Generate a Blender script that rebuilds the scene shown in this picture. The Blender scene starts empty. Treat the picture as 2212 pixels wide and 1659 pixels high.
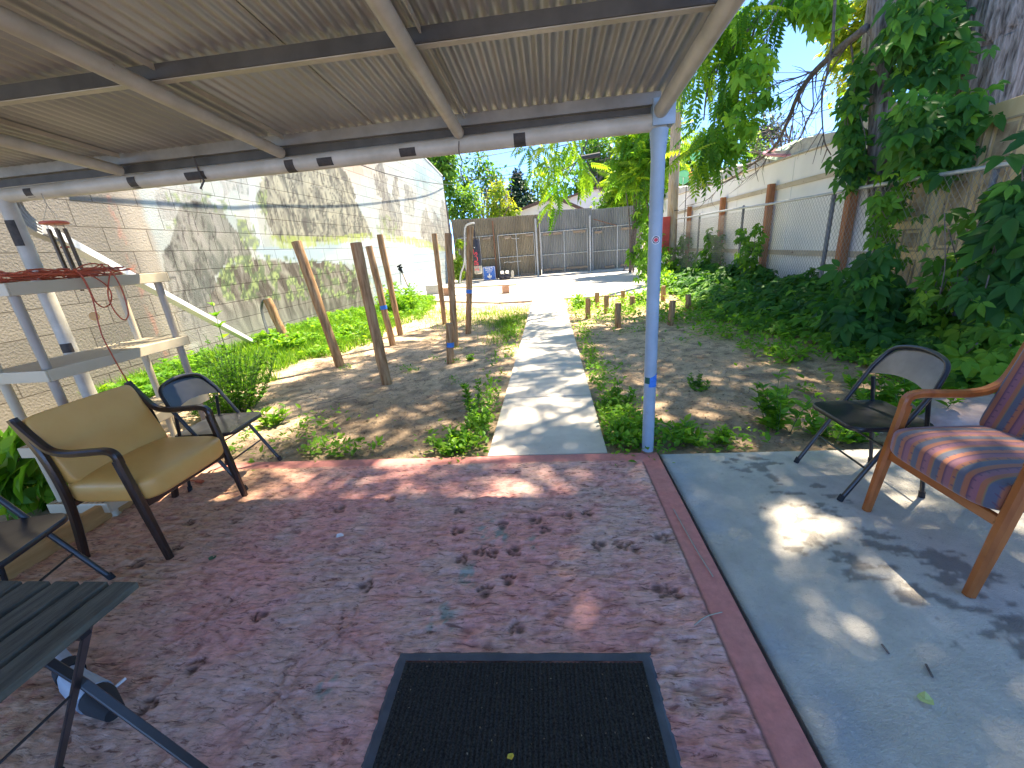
import bpy, math, random
import numpy as np
from mathutils import Vector, Matrix
random.seed(7); RS = np.random.RandomState(11)
PI = math.pi; rad = math.radians
scene = bpy.context.scene
C = scene.collection
# ------------------------------------------------------------------ camera
CX, CY, F = 1106.0, 829.5, 870.0
def cam_basis(p, r, y):
    p, r, y = map(rad, (p, r, y))
    f = np.array([math.sin(y)*math.cos(p), math.cos(y)*math.cos(p), -math.sin(p)])
    rt = np.array([math.cos(y), -math.sin(y), 0]); up = np.cross(rt, f)
    return math.cos(r)*rt+math.sin(r)*up, -math.sin(r)*rt+math.cos(r)*up, f
RT, UP, FW = cam_basis(18.4975, -4.5213, -6.3492)
EYE = np.array([0, 0, 1.5])
def ray(x, y): return (x-CX)/F*RT-(y-CY)/F*UP+FW
def G(x, y, z=0.0):
    d = ray(x, y); t = (z-1.5)/d[2]; p = EYE+t*d; return (float(p[0]), float(p[1]), float(p[2]))
def onY(x, y, Y):
    d = ray(x, y); p = EYE+Y/d[1]*d; return (float(p[0]), float(p[1]), float(p[2]))
def onX(x, y, X):
    d = ray(x, y); p = EYE+X/d[0]*d; return (float(p[0]), float(p[1]), float(p[2]))
cam = bpy.data.cameras.new('camera'); co = bpy.data.objects.new('camera', cam); C.objects.link(co)
m = Matrix(((RT[0], UP[0], -FW[0], 0), (RT[1], UP[1], -FW[1], 0), (RT[2], UP[2], -FW[2], 1.5), (0, 0, 0, 1)))
co.matrix_world = m
cam.sensor_width = 36; cam.lens = F/2212*36; cam.clip_start = .02; cam.clip_end = 2000
scene.camera = co
# ------------------------------------------------------------------ light
SUN = np.array([.33, .37, 1.0]); SUN /= np.linalg.norm(SUN)
el = math.asin(SUN[2]); az = math.atan2(SUN[0], SUN[1])
w = bpy.data.worlds.new('World'); scene.world = w; w.use_nodes = True
nt = w.node_tree; sky = nt.nodes.new('ShaderNodeTexSky'); sky.sky_type = 'NISHITA'; sky.sun_disc = False
sky.sun_elevation = el; sky.sun_rotation = az; sky.altitude = 12000; sky.air_density = .9; sky.dust_density = .0; sky.ozone_density = 2.2
bg = nt.nodes['Background']; bg.inputs[1].default_value = .15
tn = nt.nodes.new('ShaderNodeMix'); tn.data_type = 'RGBA'; tn.blend_type = 'MULTIPLY'; tn.inputs[0].default_value = 1; tn.inputs[7].default_value = (.8, .86, .86, 1)
nt.links.new(sky.outputs[0], tn.inputs[6]); nt.links.new(tn.outputs[2], bg.inputs[0])
sl = bpy.data.lights.new('sun', 'SUN'); sl.energy = 2.15; sl.angle = rad(.53); sl.color = (1, .88, .7)
so = bpy.data.objects.new('sun', sl); C.objects.link(so)
so.rotation_euler = Vector(-SUN).to_track_quat('-Z', 'Y').to_euler(); so.location = (5, 5, 30)
scene.view_settings.view_transform = 'Standard'; scene.view_settings.look = 'None'
scene.view_settings.exposure = 3.2; scene.view_settings.gamma = 1
scene.render.engine = 'CYCLES'
scene.cycles.max_bounces = 8; scene.cycles.diffuse_bounces = 5; scene.cycles.glossy_bounces = 3
scene.cycles.transparent_max_bounces = 6; scene.cycles.transmission_bounces = 4
# ------------------------------------------------------------------ noise
def _h(ix, iy, s):
    n = (ix*374761393+iy*668265263+s*1442695041) & 0xffffffff
    n = ((n ^ (n >> 13))*1274126177) & 0xffffffff
    return ((n ^ (n >> 16)) & 0xffff)/65535.0
def vn(x, y, s=0):
    x = np.asarray(x, float); y = np.asarray(y, float)
    ix = np.floor(x).astype(np.int64); iy = np.floor(y).astype(np.int64)
    fx = x-ix; fy = y-iy; fx = fx*fx*(3-2*fx); fy = fy*fy*(3-2*fy)
    return (_h(ix, iy, s)*(1-fx)+_h(ix+1, iy, s)*fx)*(1-fy)+(_h(ix, iy+1, s)*(1-fx)+_h(ix+1, iy+1, s)*fx)*fy
def fbm(x, y, s=0, o=4):
    t = 0; a = .5; n = 0
    for i in range(o):
        t = t+a*vn(x*2**i, y*2**i, s+i*17); n += a; a *= .5
    return t/n
def sm(a, b, x): t = np.clip((x-a)/(b-a), 0, 1); return t*t*(3-2*t)
# ------------------------------------------------------------------ materials
def new_mat(name):
    m = bpy.data.materials.new(name); m.use_nodes = True
    return m, m.node_tree.nodes, m.node_tree.links, m.node_tree.nodes['Principled BSDF']
def ramp(n, stops, interp='LINEAR'):
    r = n.new('ShaderNodeValToRGB'); r.color_ramp.interpolation = interp
    e = r.color_ramp.elements
    while len(e) < len(stops): e.new(.5)
    for k, (p, c) in enumerate(stops):
        e[k].position = p; e[k].color = (c[0], c[1], c[2], 1)
    return r
def coords(n, l, scale=(1, 1, 1), kind='Object'):
    tc = n.new('ShaderNodeTexCoord'); mp = n.new('ShaderNodeMapping'); mp.inputs['Scale'].default_value = scale
    l.new(tc.outputs[kind], mp.inputs[0]); return mp
def mat(name, c1, c2=None, scale=8, rough=.6, metal=0, bump=0, bscale=None, stretch=(1, 1, 1), detail=6, lo=.35, hi=.65, c3=None, spots=None, dist=.01, spec=.5, coat=0):
    """two or three tone noise paint with bump"""
    m, n, l, b = new_mat(name)
    b.inputs['Roughness'].default_value = rough; b.inputs['Metallic'].default_value = metal
    b.inputs['Specular IOR Level'].default_value = spec
    if coat: b.inputs['Coat Weight'].default_value = coat; b.inputs['Coat Roughness'].default_value = .15
    mp = coords(n, l, stretch)
    nz = n.new('ShaderNodeTexNoise'); nz.inputs['Scale'].default_value = scale; nz.inputs['Detail'].default_value = detail
    nz.inputs['Roughness'].default_value = .6
    l.new(mp.outputs[0], nz.inputs['Vector'])
    c2 = c2 or c1
    st = [(lo, c1), (hi, c2)] if not c3 else [(lo, c1), ((lo+hi)/2, c2), (hi, c3)]
    r = ramp(n, st); l.new(nz.outputs[0], r.inputs[0]); out = r.outputs[0]
    if spots:
        sc, thr, col = spots
        n2 = n.new('ShaderNodeTexNoise'); n2.inputs['Scale'].default_value = sc; n2.inputs['Detail'].default_value = 8
        n2.inputs['Roughness'].default_value = .7
        mp2 = coords(n, l); l.new(mp2.outputs[0], n2.inputs['Vector'])
        r2 = ramp(n, [(thr, (0, 0, 0)), (thr+.05, (1, 1, 1))]); l.new(n2.outputs[0], r2.inputs[0])
        mx = n.new('ShaderNodeMix'); mx.data_type = 'RGBA'; mx.inputs[7].default_value = (*col, 1)
        l.new(r2.outputs[0], mx.inputs[0]); l.new(out, mx.inputs[6]); out = mx.outputs[2]
    l.new(out, b.inputs['Base Color'])
    if bump:
        nb = n.new('ShaderNodeTexNoise'); nb.inputs['Scale'].default_value = bscale or scale*4; nb.inputs['Detail'].default_value = 6
        l.new(mp.outputs[0], nb.inputs['Vector'])
        bp = n.new('ShaderNodeBump'); bp.inputs['Strength'].default_value = bump; bp.inputs['Distance'].default_value = dist
        l.new(nb.outputs[0], bp.inputs['Height']); l.new(bp.outputs[0], b.inputs['Normal'])
    return m
def leaf_mat(name, dark, mid, light, trans=.35, rough=.45, tcol=None):
    m, n, l, b = new_mat(name)
    at = n.new('ShaderNodeAttribute'); at.attribute_name = 'rnd'
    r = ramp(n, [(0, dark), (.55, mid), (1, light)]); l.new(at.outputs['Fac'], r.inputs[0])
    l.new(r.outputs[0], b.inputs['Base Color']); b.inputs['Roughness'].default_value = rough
    b.inputs['Specular IOR Level'].default_value = .22
    tr = n.new('ShaderNodeBsdfTranslucent')
    mx = n.new('ShaderNodeMix'); mx.data_type = 'RGBA'; mx.blend_type = 'MULTIPLY'; mx.inputs[0].default_value = 1
    l.new(r.outputs[0], mx.inputs[6]); mx.inputs[7].default_value = (*(tcol or (2.2, 2.0, .7)), 1)
    l.new(mx.outputs[2], tr.inputs[0])
    ms = n.new('ShaderNodeMixShader'); ms.inputs[0].default_value = trans
    l.new(b.outputs[0], ms.inputs[1]); l.new(tr.outputs[0], ms.inputs[2])
    l.new(ms.outputs[0], n['Material Output'].inputs[0])
    return m
def attr_mat(name, attr='paint', rough=.8, bump=.5, bscale=60, dist=.004, crev=None, var=.25, vscale=9):
    m, n, l, b = new_mat(name)
    at = n.new('ShaderNodeAttribute'); at.attribute_name = attr
    mp = coords(n, l); nz = n.new('ShaderNodeTexNoise'); nz.inputs['Scale'].default_value = vscale; nz.inputs['Detail'].default_value = 9; nz.inputs['Roughness'].default_value = .68
    l.new(mp.outputs[0], nz.inputs['Vector'])
    r = ramp(n, [(.25, (1-var,)*3), (.75, (1+var,)*3)]); l.new(nz.outputs[0], r.inputs[0])
    mx = n.new('ShaderNodeMix'); mx.data_type = 'RGBA'; mx.blend_type = 'MULTIPLY'; mx.inputs[0].default_value = 1
    l.new(at.outputs['Color'], mx.inputs[6]); l.new(r.outputs[0], mx.inputs[7]); l.new(mx.outputs[2], b.inputs['Base Color'])
    b.inputs['Roughness'].default_value = rough; b.inputs['Specular IOR Level'].default_value = .3
    nb = n.new('ShaderNodeTexNoise'); nb.inputs['Scale'].default_value = bscale; nb.inputs['Detail'].default_value = 8; nb.inputs['Roughness'].default_value = .65
    l.new(mp.outputs[0], nb.inputs['Vector'])
    bp = n.new('ShaderNodeBump'); bp.inputs['Strength'].default_value = bump; bp.inputs['Distance'].default_value = dist
    l.new(nb.outputs[0], bp.inputs['Height']); l.new(bp.outputs[0], b.inputs['Normal'])
    if crev:
        sx, sy, thr, dk = crev
        m2 = coords(n, l, (sx, sy, 10)); n2 = n.new('ShaderNodeTexNoise'); n2.inputs['Scale'].default_value = 1; n2.inputs['Detail'].default_value = 7; n2.inputs['Roughness'].default_value = .7; n2.inputs['Distortion'].default_value = 1.4
        l.new(m2.outputs[0], n2.inputs['Vector']); r2 = ramp(n, [(thr-.08, dk), (thr-.015, (.95, .94, .93)), (thr+.1, (1.18, 1.17, 1.16))]); l.new(n2.outputs[0], r2.inputs[0])
        m3 = n.new('ShaderNodeMix'); m3.data_type = 'RGBA'; m3.blend_type = 'MULTIPLY'; m3.inputs[0].default_value = 1; l.new(mx.outputs[2], m3.inputs[6]); l.new(r2.outputs[0], m3.inputs[7]); l.new(m3.outputs[2], b.inputs['Base Color'])
        b2 = n.new('ShaderNodeBump'); b2.inputs['Strength'].default_value = 1; b2.inputs['Distance'].default_value = .012; l.new(n2.outputs[0], b2.inputs['Height']); l.new(bp.outputs[0], b2.inputs['Normal']); l.new(b2.outputs[0], b.inputs['Normal'])
    return m
# ------------------------------------------------------------------ mesh builder (world coordinates)
class MB:
    def __init__(s): s.v = []; s.f = []; s.n = 0
    def add(s, v, f):
        v = np.asarray(v, float).reshape(-1, 3); s.v.append(v)
        for a in f: s.f.append(tuple(int(i)+s.n for i in a))
        s.n += len(v); return s
    def box(s, c, size, R=None):
        x, y, z = [k/2 for k in size]
        v = np.array([(-x, -y, -z), (x, -y, -z), (x, y, -z), (-x, y, -z), (-x, -y, z), (x, -y, z), (x, y, z), (-x, y, z)])
        if R is not None: v = v@np.array(R).T
        return s.add(v+np.array(c), [(3, 2, 1, 0), (4, 5, 6, 7), (0, 1, 5, 4), (1, 2, 6, 5), (2, 3, 7, 6), (3, 0, 4, 7)])
    def bx(s, x0, x1, y0, y1, z0, z1): return s.box(((x0+x1)/2, (y0+y1)/2, (z0+z1)/2), (x1-x0, y1-y0, z1-z0))
    def sweep(s, pts, prof, up=(0, 0, 1), caps=True, scale=None):
        P = np.array(pts, float); n = len(P); T = np.zeros_like(P)
        T[1:-1] = P[2:]-P[:-2]; T[0] = P[1]-P[0]; T[-1] = P[-1]-P[-2]
        T /= np.linalg.norm(T, axis=1)[:, None]+1e-12
        u = np.array(up, float); prof = np.array(prof, float); k = len(prof); V = []
        last = None
        for i in range(n):
            a = np.cross(T[i], u) if last is None else last-T[i]*np.dot(last, T[i])
            if np.linalg.norm(a) < 1e-4: a = np.cross(T[i], np.array([1, .3, 0]))
            a /= np.linalg.norm(a); last = a; b = np.cross(a, T[i])
            sc = 1 if scale is None else scale[i]
            V.append(P[i]+sc*(prof[:, :1]*a+prof[:, 1:2]*b))
        V = np.concatenate(V); f = []
        for i in range(n-1):
            for j in range(k):
                j2 = (j+1) % k; f.append((i*k+j, i*k+j2, (i+1)*k+j2, (i+1)*k+j))
        if caps: f.append(tuple(range(k))[::-1]); f.append(tuple((n-1)*k+j for j in range(k)))
        return s.add(V, f)
    def tube(s, pts, r, n=10, rs=None, caps=True):
        a = np.arange(n)*2*PI/n
        return s.sweep(pts, np.stack([np.cos(a)*r, np.sin(a)*r], 1), caps=caps, scale=rs)
    def bar(s, pts, w, h, up=(0, 0, 1), c=.25, scale=None):
        x, y = w/2, h/2; q = c*min(w, h)
        prof = [(x-q, -y), (x, -y+q), (x, y-q), (x-q, y), (-x+q, y), (-x, y-q), (-x, -y+q), (-x+q, -y)]
        return s.sweep(pts, prof, up, scale=scale)
    def lathe(s, c, rz, n=20, axis=None):
        V = []; a = np.arange(n)*2*PI/n
        for r, z in rz: V.append(np.stack([np.cos(a)*r, np.sin(a)*r, np.full(n, z)], 1))
        V = np.concatenate(V)
        if axis is not None:
            R = np.array(Vector(axis).to_track_quat('Z', 'Y').to_matrix()); V = V@R.T
        f = []
        for i in range(len(rz)-1):
            for j in range(n):
                j2 = (j+1) % n; f.append((i*n+j, i*n+j2, (i+1)*n+j2, (i+1)*n+j))
        f.append(tuple(range(n))[::-1]); f.append(tuple((len(rz)-1)*n+j for j in range(n)))
        return s.add(V+np.array(c), f)
    def prism(s, poly, d):
        """poly 3-D points, extruded by vector d"""
        P = np.array(poly, float); n = len(P); V = np.concatenate([P, P+np.array(d)])
        f = [tuple(range(n))[::-1], tuple(range(n, 2*n))]+[(i, (i+1) % n, n+(i+1) % n, n+i) for i in range(n)]
        return s.add(V, f)
    def blob(s, c, size, e=.35, n=24, R=None, fn=None):
        """superellipsoid: rounded box"""
        th = np.linspace(-PI/2, PI/2, n//2+1); ph = np.arange(n)*2*PI/n
        T, Pp = np.meshgrid(th, ph, indexing='ij')
        pw = lambda x: np.sign(x)*np.abs(x)**e
        V = np.stack([pw(np.cos(T))*pw(np.cos(Pp))*size[0]/2, pw(np.cos(T))*pw(np.sin(Pp))*size[1]/2, pw(np.sin(T))*size[2]/2], -1).reshape(-1, 3)
        if fn: V = fn(V)
        if R is not None: V = V@np.array(R).T
        f = []
        for i in range(n//2):
            for j in range(n):
                j2 = (j+1) % n; f.append((i*n+j, i*n+j2, (i+1)*n+j2, (i+1)*n+j))
        return s.add(V+np.array(c), f)
    def grid(s, fn, u, v):
        U, W = np.meshgrid(u, v, indexing='ij'); V = fn(U, W).reshape(-1, 3); a, b = len(u), len(v)
        i = np.arange(a-1)[:, None]*b+np.arange(b-1)[None, :]
        F_ = np.stack([i, i+b, i+b+1, i+1], -1).reshape(-1, 4)
        return s.add(V, F_.tolist())
    def build(s, name, material=None, parent=None, smooth=False, bevel=0, attr=None, auto=False):
        V = np.concatenate(s.v) if s.v else np.zeros((0, 3))
        if parent is not None: V = V-origin(parent)
        me = bpy.data.meshes.new(name)
        me.from_pydata(V.tolist(), [], s.f)
        if smooth: me.polygons.foreach_set('use_smooth', [True]*len(me.polygons))
        if attr is not None:
            nm, arr = attr
            if arr.ndim == 1:
                a = me.attributes.new(nm, 'FLOAT', 'POINT'); a.data.foreach_set('value', arr.astype(np.float32))
            else:
                a = me.color_attributes.new(nm, 'FLOAT_COLOR', 'POINT')
                a.data.foreach_set('color', np.concatenate([arr, np.ones((len(arr), 1))], 1).astype(np.float32).ravel())
        if material: me.materials.append(material)
        me.update()
        o = bpy.data.objects.new(name, me); C.objects.link(o)
        if parent is not None: o.parent = parent
        if bevel:
            md = o.modifiers.new('bevel', 'BEVEL'); md.width = bevel; md.segments = 2; md.limit_method = 'ANGLE'; md.harden_normals = False
        if auto:
            me.polygons.foreach_set('use_smooth', [True]*len(me.polygons))
            me.set_sharp_from_angle(angle=rad(40))
        return o
def origin(o):
    p = np.zeros(3)
    while o is not None: p = p+np.array(o.location); o = o.parent
    return p
def tag(o, label=None, cat=None, group=None, kind=None):
    if label: o['label'] = label
    if cat: o['category'] = cat
    if group: o['group'] = group
    if kind: o['kind'] = kind
    return o
def thing(name, label, cat, loc=(0, 0, 0), group=None):
    o = bpy.data.objects.new(name, None); C.objects.link(o); o.location = loc; o.empty_display_size = .1
    return tag(o, label, cat, group)
def copy_tree(o, parent=None):
    c = o.copy(); C.objects.link(c); c.parent = parent
    for ch in list(o.children): copy_tree(ch, c)
    return c
def catmull(P, k=6):
    P = [np.array(p, float) for p in P]; P = [2*P[0]-P[1]]+P+[2*P[-1]-P[-2]]; out = []
    for i in range(1, len(P)-2):
        for t in np.arange(k)/k:
            a, b, c, d = P[i-1], P[i], P[i+1], P[i+2]
            out.append(.5*((2*b)+(-a+c)*t+(2*a-5*b+4*c-d)*t*t+(-a+3*b-3*c+d)*t**3))
    out.append(P[-2]); return out
def rotz(a): return np.array([[math.cos(a), -math.sin(a), 0], [math.sin(a), math.cos(a), 0], [0, 0, 1]])
def frame_R(d, up=(0, 0, 1)):
    y = np.array(d, float); y /= np.linalg.norm(y); x = np.cross(y, np.array(up, float)); x /= np.linalg.norm(x); z = np.cross(x, y)
    return np.stack([x, y, z], 1)
# ------------------------------------------------------------------ leaves
def leaflet(w=.3, fold=.08, droop=.12):
    V = [(0, 0, 0), (-w*.85, .28, fold), (-w*.8, .6, fold-.04), (0, 1, -droop), (w*.8, .6, fold-.04), (w*.85, .28, fold), (0, .33, -.01), (0, .66, -.03)]
    Fs = [(0, 6, 1), (6, 7, 2, 1), (7, 3, 2), (0, 5, 6), (6, 5, 4, 7), (7, 4, 3)]
    return np.array(V, float), Fs
def compound(parts, base):
    V = []; Fs = []; n = 0
    for (pos, ang, sc, tilt) in parts:
        v, f = base; v = v*sc
        ca, sa = math.cos(tilt), math.sin(tilt)
        v = np.stack([v[:, 0], v[:, 1]*ca+v[:, 2]*sa, -v[:, 1]*sa+v[:, 2]*ca], 1)
        v = v@rotz(ang).T+np.array(pos)
        V.append(v); Fs += [tuple(i+n for i in a) for a in f]; n += len(v)
    return np.concatenate(V), Fs
creeper = compound([((-.07*math.sin(a), .07*math.cos(a), 0), a, s, t) for a, s, t in ((-1.75, .6, .35), (-.85, .85, .28), (0, 1, .2), (.85, .82, .28), (1.7, .6, .35))], leaflet(.235, fold=.1, droop=.16))
trileaf = compound([((0, 0, 0), a, s, .2) for a, s in ((-1.0, .8), (0, 1), (1.0, .8))], leaflet(.3))
def ail(pairs=8, ll=.31):
    P = []
    for i in range(pairs):
        y = .12+.86*i/pairs; z = -.28*y*y; sc = ll*(1-.35*abs(i/pairs-.4))
        P += [((0, y, z), 1.25-.35*i/pairs, sc, .45), ((0, y, z), -1.25+.35*i/pairs, sc, .45)]
    P.append(((0, .98, -.27), 0, ll*.8, .5))
    v, f = compound(P, (np.array([(0, 0, 0), (-.19, .4, .03), (0, 1, -.12), (.19, .4, .03)], float), [(0, 3, 2, 1)]))
    r = [(-.004, 0, 0), (.004, 0, 0), (.003, .5, -.07), (-.003, .5, -.07), (.002, 1, -.28), (-.002, 1, -.28)]
    n = len(v); return np.concatenate([v, np.array(r)]), f+[(n, n+1, n+2, n+3), (n+3, n+2, n+4, n+5)]
ailanthus = ail()
simple = leaflet(.26)
quadleaf = (np.array([(0, 0, 0), (-.3, .5, .08), (0, 1, -.1), (.3, .5, .08)], float), [(0, 3, 2, 1)])
def blade(): return np.array([(-.035, 0, 0), (.035, 0, 0), (.025, .5, .12), (-.025, .5, .12), (0, 1, .42)], float), [(0, 1, 2, 3), (3, 2, 4)]
def scatter(name, material, parent, tmpl, P, D, N, S, rnd=None, kind=None, jitter=.0):
    P = np.asarray(P, float); n = len(P)
    D = np.asarray(D, float); D = D/(np.linalg.norm(D, axis=1)[:, None]+1e-9)
    N = np.asarray(N, float); X = np.cross(D, N); X /= np.linalg.norm(X, axis=1)[:, None]+1e-9; Z = np.cross(X, D)
    v, f = tmpl; k = len(v); S = np.asarray(S, float).reshape(-1, 1, 1)
    V = (v[None, :, 0:1]*X[:, None]+v[None, :, 1:2]*D[:, None]+v[None, :, 2:3]*Z[:, None])*S+P[:, None]
    V = V.reshape(-1, 3)
    if parent is not None: V = V-origin(parent)
    sizes = np.array([len(a) for a in f]); flat = np.concatenate([np.array(a) for a in f])
    me = bpy.data.meshes.new(name)
    me.vertices.add(n*k); me.vertices.foreach_set('co', V.astype(np.float32).ravel())
    L = (flat[None]+np.arange(n)[:, None]*k).ravel(); me.loops.add(len(L)); me.loops.foreach_set('vertex_index', L.astype(np.int32))
    sz = np.tile(sizes, n); me.polygons.add(len(sz)); st = np.concatenate([[0], np.cumsum(sz)[:-1]])
    me.polygons.foreach_set('loop_start', st.astype(np.int32)); me.polygons.foreach_set('loop_total', sz.astype(np.int32))
    me.polygons.foreach_set('use_smooth', [True]*len(sz))
    me.update(calc_edges=True)
    if rnd is None: rnd = RS.rand(n)
    a = me.attributes.new('rnd', 'FLOAT', 'POINT'); a.data.foreach_set('value', np.repeat(np.clip(rnd, 0, 1), k).astype(np.float32))
    me.materials.append(material); me.update()
    o = bpy.data.objects.new(name, me); C.objects.link(o)
    if parent is not None: o.parent = parent
    if kind: o['kind'] = kind
    return o
def rv(n): v = RS.randn(n, 3); return v/np.linalg.norm(v, axis=1)[:, None]
# ================================================================== MATERIALS
M = {}
M['dirt'] = attr_mat('dirt', rough=.95, bump=.9, bscale=45, dist=.012, var=.3, vscale=14, crev=(30, 34, .42, (.35, .3, .26)))
M['patio'] = attr_mat('pink_concrete', rough=.72, bump=.8, bscale=110, dist=.004, var=.25, vscale=22, crev=(12, 48, .45, (.42, .33, .3)))  # dark crevices and pale rims in the colour boost the weak relief shading
M['edge'] = attr_mat('smooth_pink_concrete', rough=.7, bump=.4, bscale=110, dist=.002, var=.2, vscale=22)
M['slab'] = attr_mat('grey_concrete', rough=.8, bump=.4, bscale=90, dist=.003, var=.2, vscale=5, crev=(55, 80, .33, (.55, .53, .5)))
M['path'] = mat('path_concrete', (.54, .48, .4), (.66, .6, .51), scale=5, rough=.8, bump=.3, bscale=120, dist=.003, spots=(11, .66, (.3, .26, .2)))
M['drive'] = mat('driveway_concrete', (.5, .46, .4), (.62, .57, .5), scale=2.5, rough=.85, bump=.2, bscale=60)
M['wall'] = None
M['white_paint'] = mat('white_pipe_paint', (.38, .36, .3), (.5, .475, .41), scale=6, rough=.45, spots=(9, .7, (.3, .2, .13)), bump=.1)
M['blue_paint'] = mat('grey_blue_post_paint', (.25, .33, .39), (.32, .41, .48), scale=5, rough=.45, spots=(26, .66, (.2, .16, .13)), bump=.25)
M['roof'] = mat('corrugated_sheet_metal', (.32, .325, .32), (.46, .465, .455), scale=2.2, rough=.45, metal=.5, stretch=(1, .3, 1), bump=0, spots=(3.5, .68, (.2, .15, .1)))
M['purlin'] = mat('dull_channel_steel', (.2, .2, .19), (.3, .3, .28), scale=5, rough=.5, metal=.3)
M['purlin_shade'] = mat('shaded_channel_steel', (.06, .06, .058), (.1, .1, .095), scale=5, rough=.6, metal=.2)  # same channel steel, darkened so the colour carries its shade
M['rust'] = mat('rusty_steel', (.16, .08, .045), (.28, .14, .08), scale=20, rough=.85)
M['tape'] = mat('blue_tape', (.03, .16, .55), (.05, .22, .65), scale=30, rough=.6)
M['black_tape'] = mat('dark_patch', (.03, .028, .025), (.06, .05, .045), scale=30, rough=.7)
M['pole'] = mat('round_timber', (.22, .115, .045), (.37, .21, .095), scale=5, rough=.85, stretch=(6, 6, .7), bump=.7, bscale=14, c3=(.47, .3, .15), dist=.01, spots=(6, .7, (.1, .06, .03)))
M['pole_end'] = mat('timber_end', (.3, .22, .14), (.42, .31, .2), scale=30, rough=.9, bump=.4)
M['util'] = mat('utility_pole_wood', (.24, .2, .15), (.45, .37, .28), scale=6, rough=.9, stretch=(6, 6, .4), bump=.7, bscale=12, c3=(.38, .24, .1))
M['util_dark'] = mat('dark_utility_pole_wood', (.13, .1, .08), (.22, .17, .14), scale=6, rough=.9, stretch=(6, 6, .4), bump=.5)
M['timber'] = mat('orange_landscape_timber', (.38, .2, .06), (.5, .29, .1), scale=7, rough=.75, stretch=(4, .5, 4), bump=.3)
M['bark'] = mat('tree_bark', (.07, .055, .042), (.2, .165, .13), scale=9, rough=.95, stretch=(3, 3, .45), bump=1, bscale=9, dist=.05, c3=(.3, .26, .22))
M['twig'] = mat('branch_bark', (.1, .08, .07), (.2, .165, .14), scale=20, rough=.9, bump=.4)
M['gate'] = mat('weathered_corrugated_steel', (.2, .17, .12), (.3, .26, .19), scale=1.3, rough=.7, metal=.1, stretch=(1, 1, .25), spots=(2.2, .68, (.25, .16, .1)))
M['gate_blue'] = mat('cool_corrugated_steel', (.19, .2, .2), (.29, .3, .3), scale=1.3, rough=.7, metal=.1, stretch=(1, 1, .25))
M['galv'] = mat('galvanised_pipe', (.36, .38, .39), (.5, .51, .51), scale=14, rough=.5, metal=.4, spots=(9, .68, (.26, .19, .13)))
M['galv_dark'] = mat('dark_fence_pipe', (.13, .14, .15), (.2, .21, .22), scale=14, rough=.6, metal=.3)
M['wire'] = mat('chain_link_wire', (.22, .22, .22), (.34, .33, .31), scale=4, rough=.6, metal=.3)
M['cable'] = mat('black_cable', (.03, .03, .032), rough=.7)
M['board'] = mat('old_board', (.2, .15, .11), (.32, .26, .2), scale=8, rough=.9, stretch=(.5, 1, 6))
M['white_board'] = mat('white_fence_board', (.8, .79, .75), (.87, .86, .82), scale=1.6, rough=.7, stretch=(1, 1, .5), bump=.15, spots=(3, .7, (.5, .44, .35)))
M['cream'] = mat('cream_door_paint', (.66, .47, .22), (.8, .62, .33), scale=3, rough=.6, stretch=(1, 1, .4), bump=.15, spots=(5, .68, (.33, .24, .15)))
M['moulding'] = mat('grimy_cream_moulding', (.3, .2, .1), (.52, .4, .24), scale=9, rough=.7, spots=(20, .6, (.16, .09, .05)))
M['cream_rail'] = mat('pale_rail_board', (.45, .38, .27), (.58, .5, .38), scale=6, rough=.8, stretch=(1, .3, 1), spots=(12, .62, (.16, .08, .05)))
M['brown_post'] = mat('stained_fence_post', (.32, .12, .045), (.45, .19, .08), scale=9, rough=.8, stretch=(4, 4, .5), bump=.3, spots=(16, .68, (.09, .05, .03)))
M['stucco'] = mat('rough_white_stucco', (.5, .48, .43), (.64, .62, .57), scale=9, rough=.95, bump=.8, bscale=24)
M['black_metal'] = mat('black_enamel_steel', (.012, .013, .015), (.02, .021, .024), scale=12, rough=.28, spec=.6, bump=.03)
M['black_rubber'] = mat('black_rubber', (.015, .015, .016), rough=.8)
M['dark_wood'] = mat('dark_stained_wood', (.012, .007, .005), (.035, .016, .01), scale=7, rough=.3, stretch=(3, 3, 1), coat=.3)
M['oak'] = mat('orange_oak', (.26, .068, .01), (.37, .11, .02), scale=6, rough=.38, stretch=(5, 1, 1), bump=.06, coat=.2)
M['vinyl'] = mat('tan_vinyl', (.62, .32, .07), (.7, .4, .11), scale=2.2, rough=.42, bump=.22, bscale=160, dist=.002)
M['slat'] = mat('weathered_black_slat', (.04, .042, .03), (.11, .112, .08), scale=10, rough=.7, stretch=(6, .7, 2), bump=.4, bscale=40, spots=(26, .66, (.12, .11, .08)))
M['shelf'] = mat('almond_plastic', (.5, .42, .27), (.56, .48, .33), scale=3, rough=.45)
M['shelf_leg'] = mat('taupe_plastic_tube', (.3, .26, .2), (.36, .31, .24), scale=3, rough=.4)
M['cord'] = mat('orange_cord', (.42, .075, .03), (.5, .1, .04), scale=9, rough=.5)
M['terra'] = mat('red_wood_disc', (.5, .1, .06), (.6, .15, .09), scale=12, rough=.5)
M['bronze'] = mat('bronze_tube', (.07, .04, .018), (.14, .085, .035), scale=5, rough=.35, metal=.4)
M['amber'] = mat('amber_disc', (.6, .3, .05), (.68, .36, .08), scale=10, rough=.4)
M['string'] = mat('pale_string', (.35, .32, .25), rough=.8)
M['spout'] = mat('white_downspout', (.72, .74, .76), (.8, .82, .83), scale=4, rough=.35)
M['spout_grey'] = mat('grey_elbow', (.3, .3, .29), (.42, .42, .4), scale=9, rough=.5)
M['red_box'] = mat('red_painted_board', (.45, .05, .045), (.55, .08, .06), scale=5, rough=.5)
M['blue_sign'] = mat('blue_sign', (.015, .12, .5), (.02, .14, .55), scale=4, rough=.4)
M['white'] = mat('white_paint', (.78, .78, .78), rough=.5)
M['red'] = mat('red_print', (.6, .04, .06), rough=.5)
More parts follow.
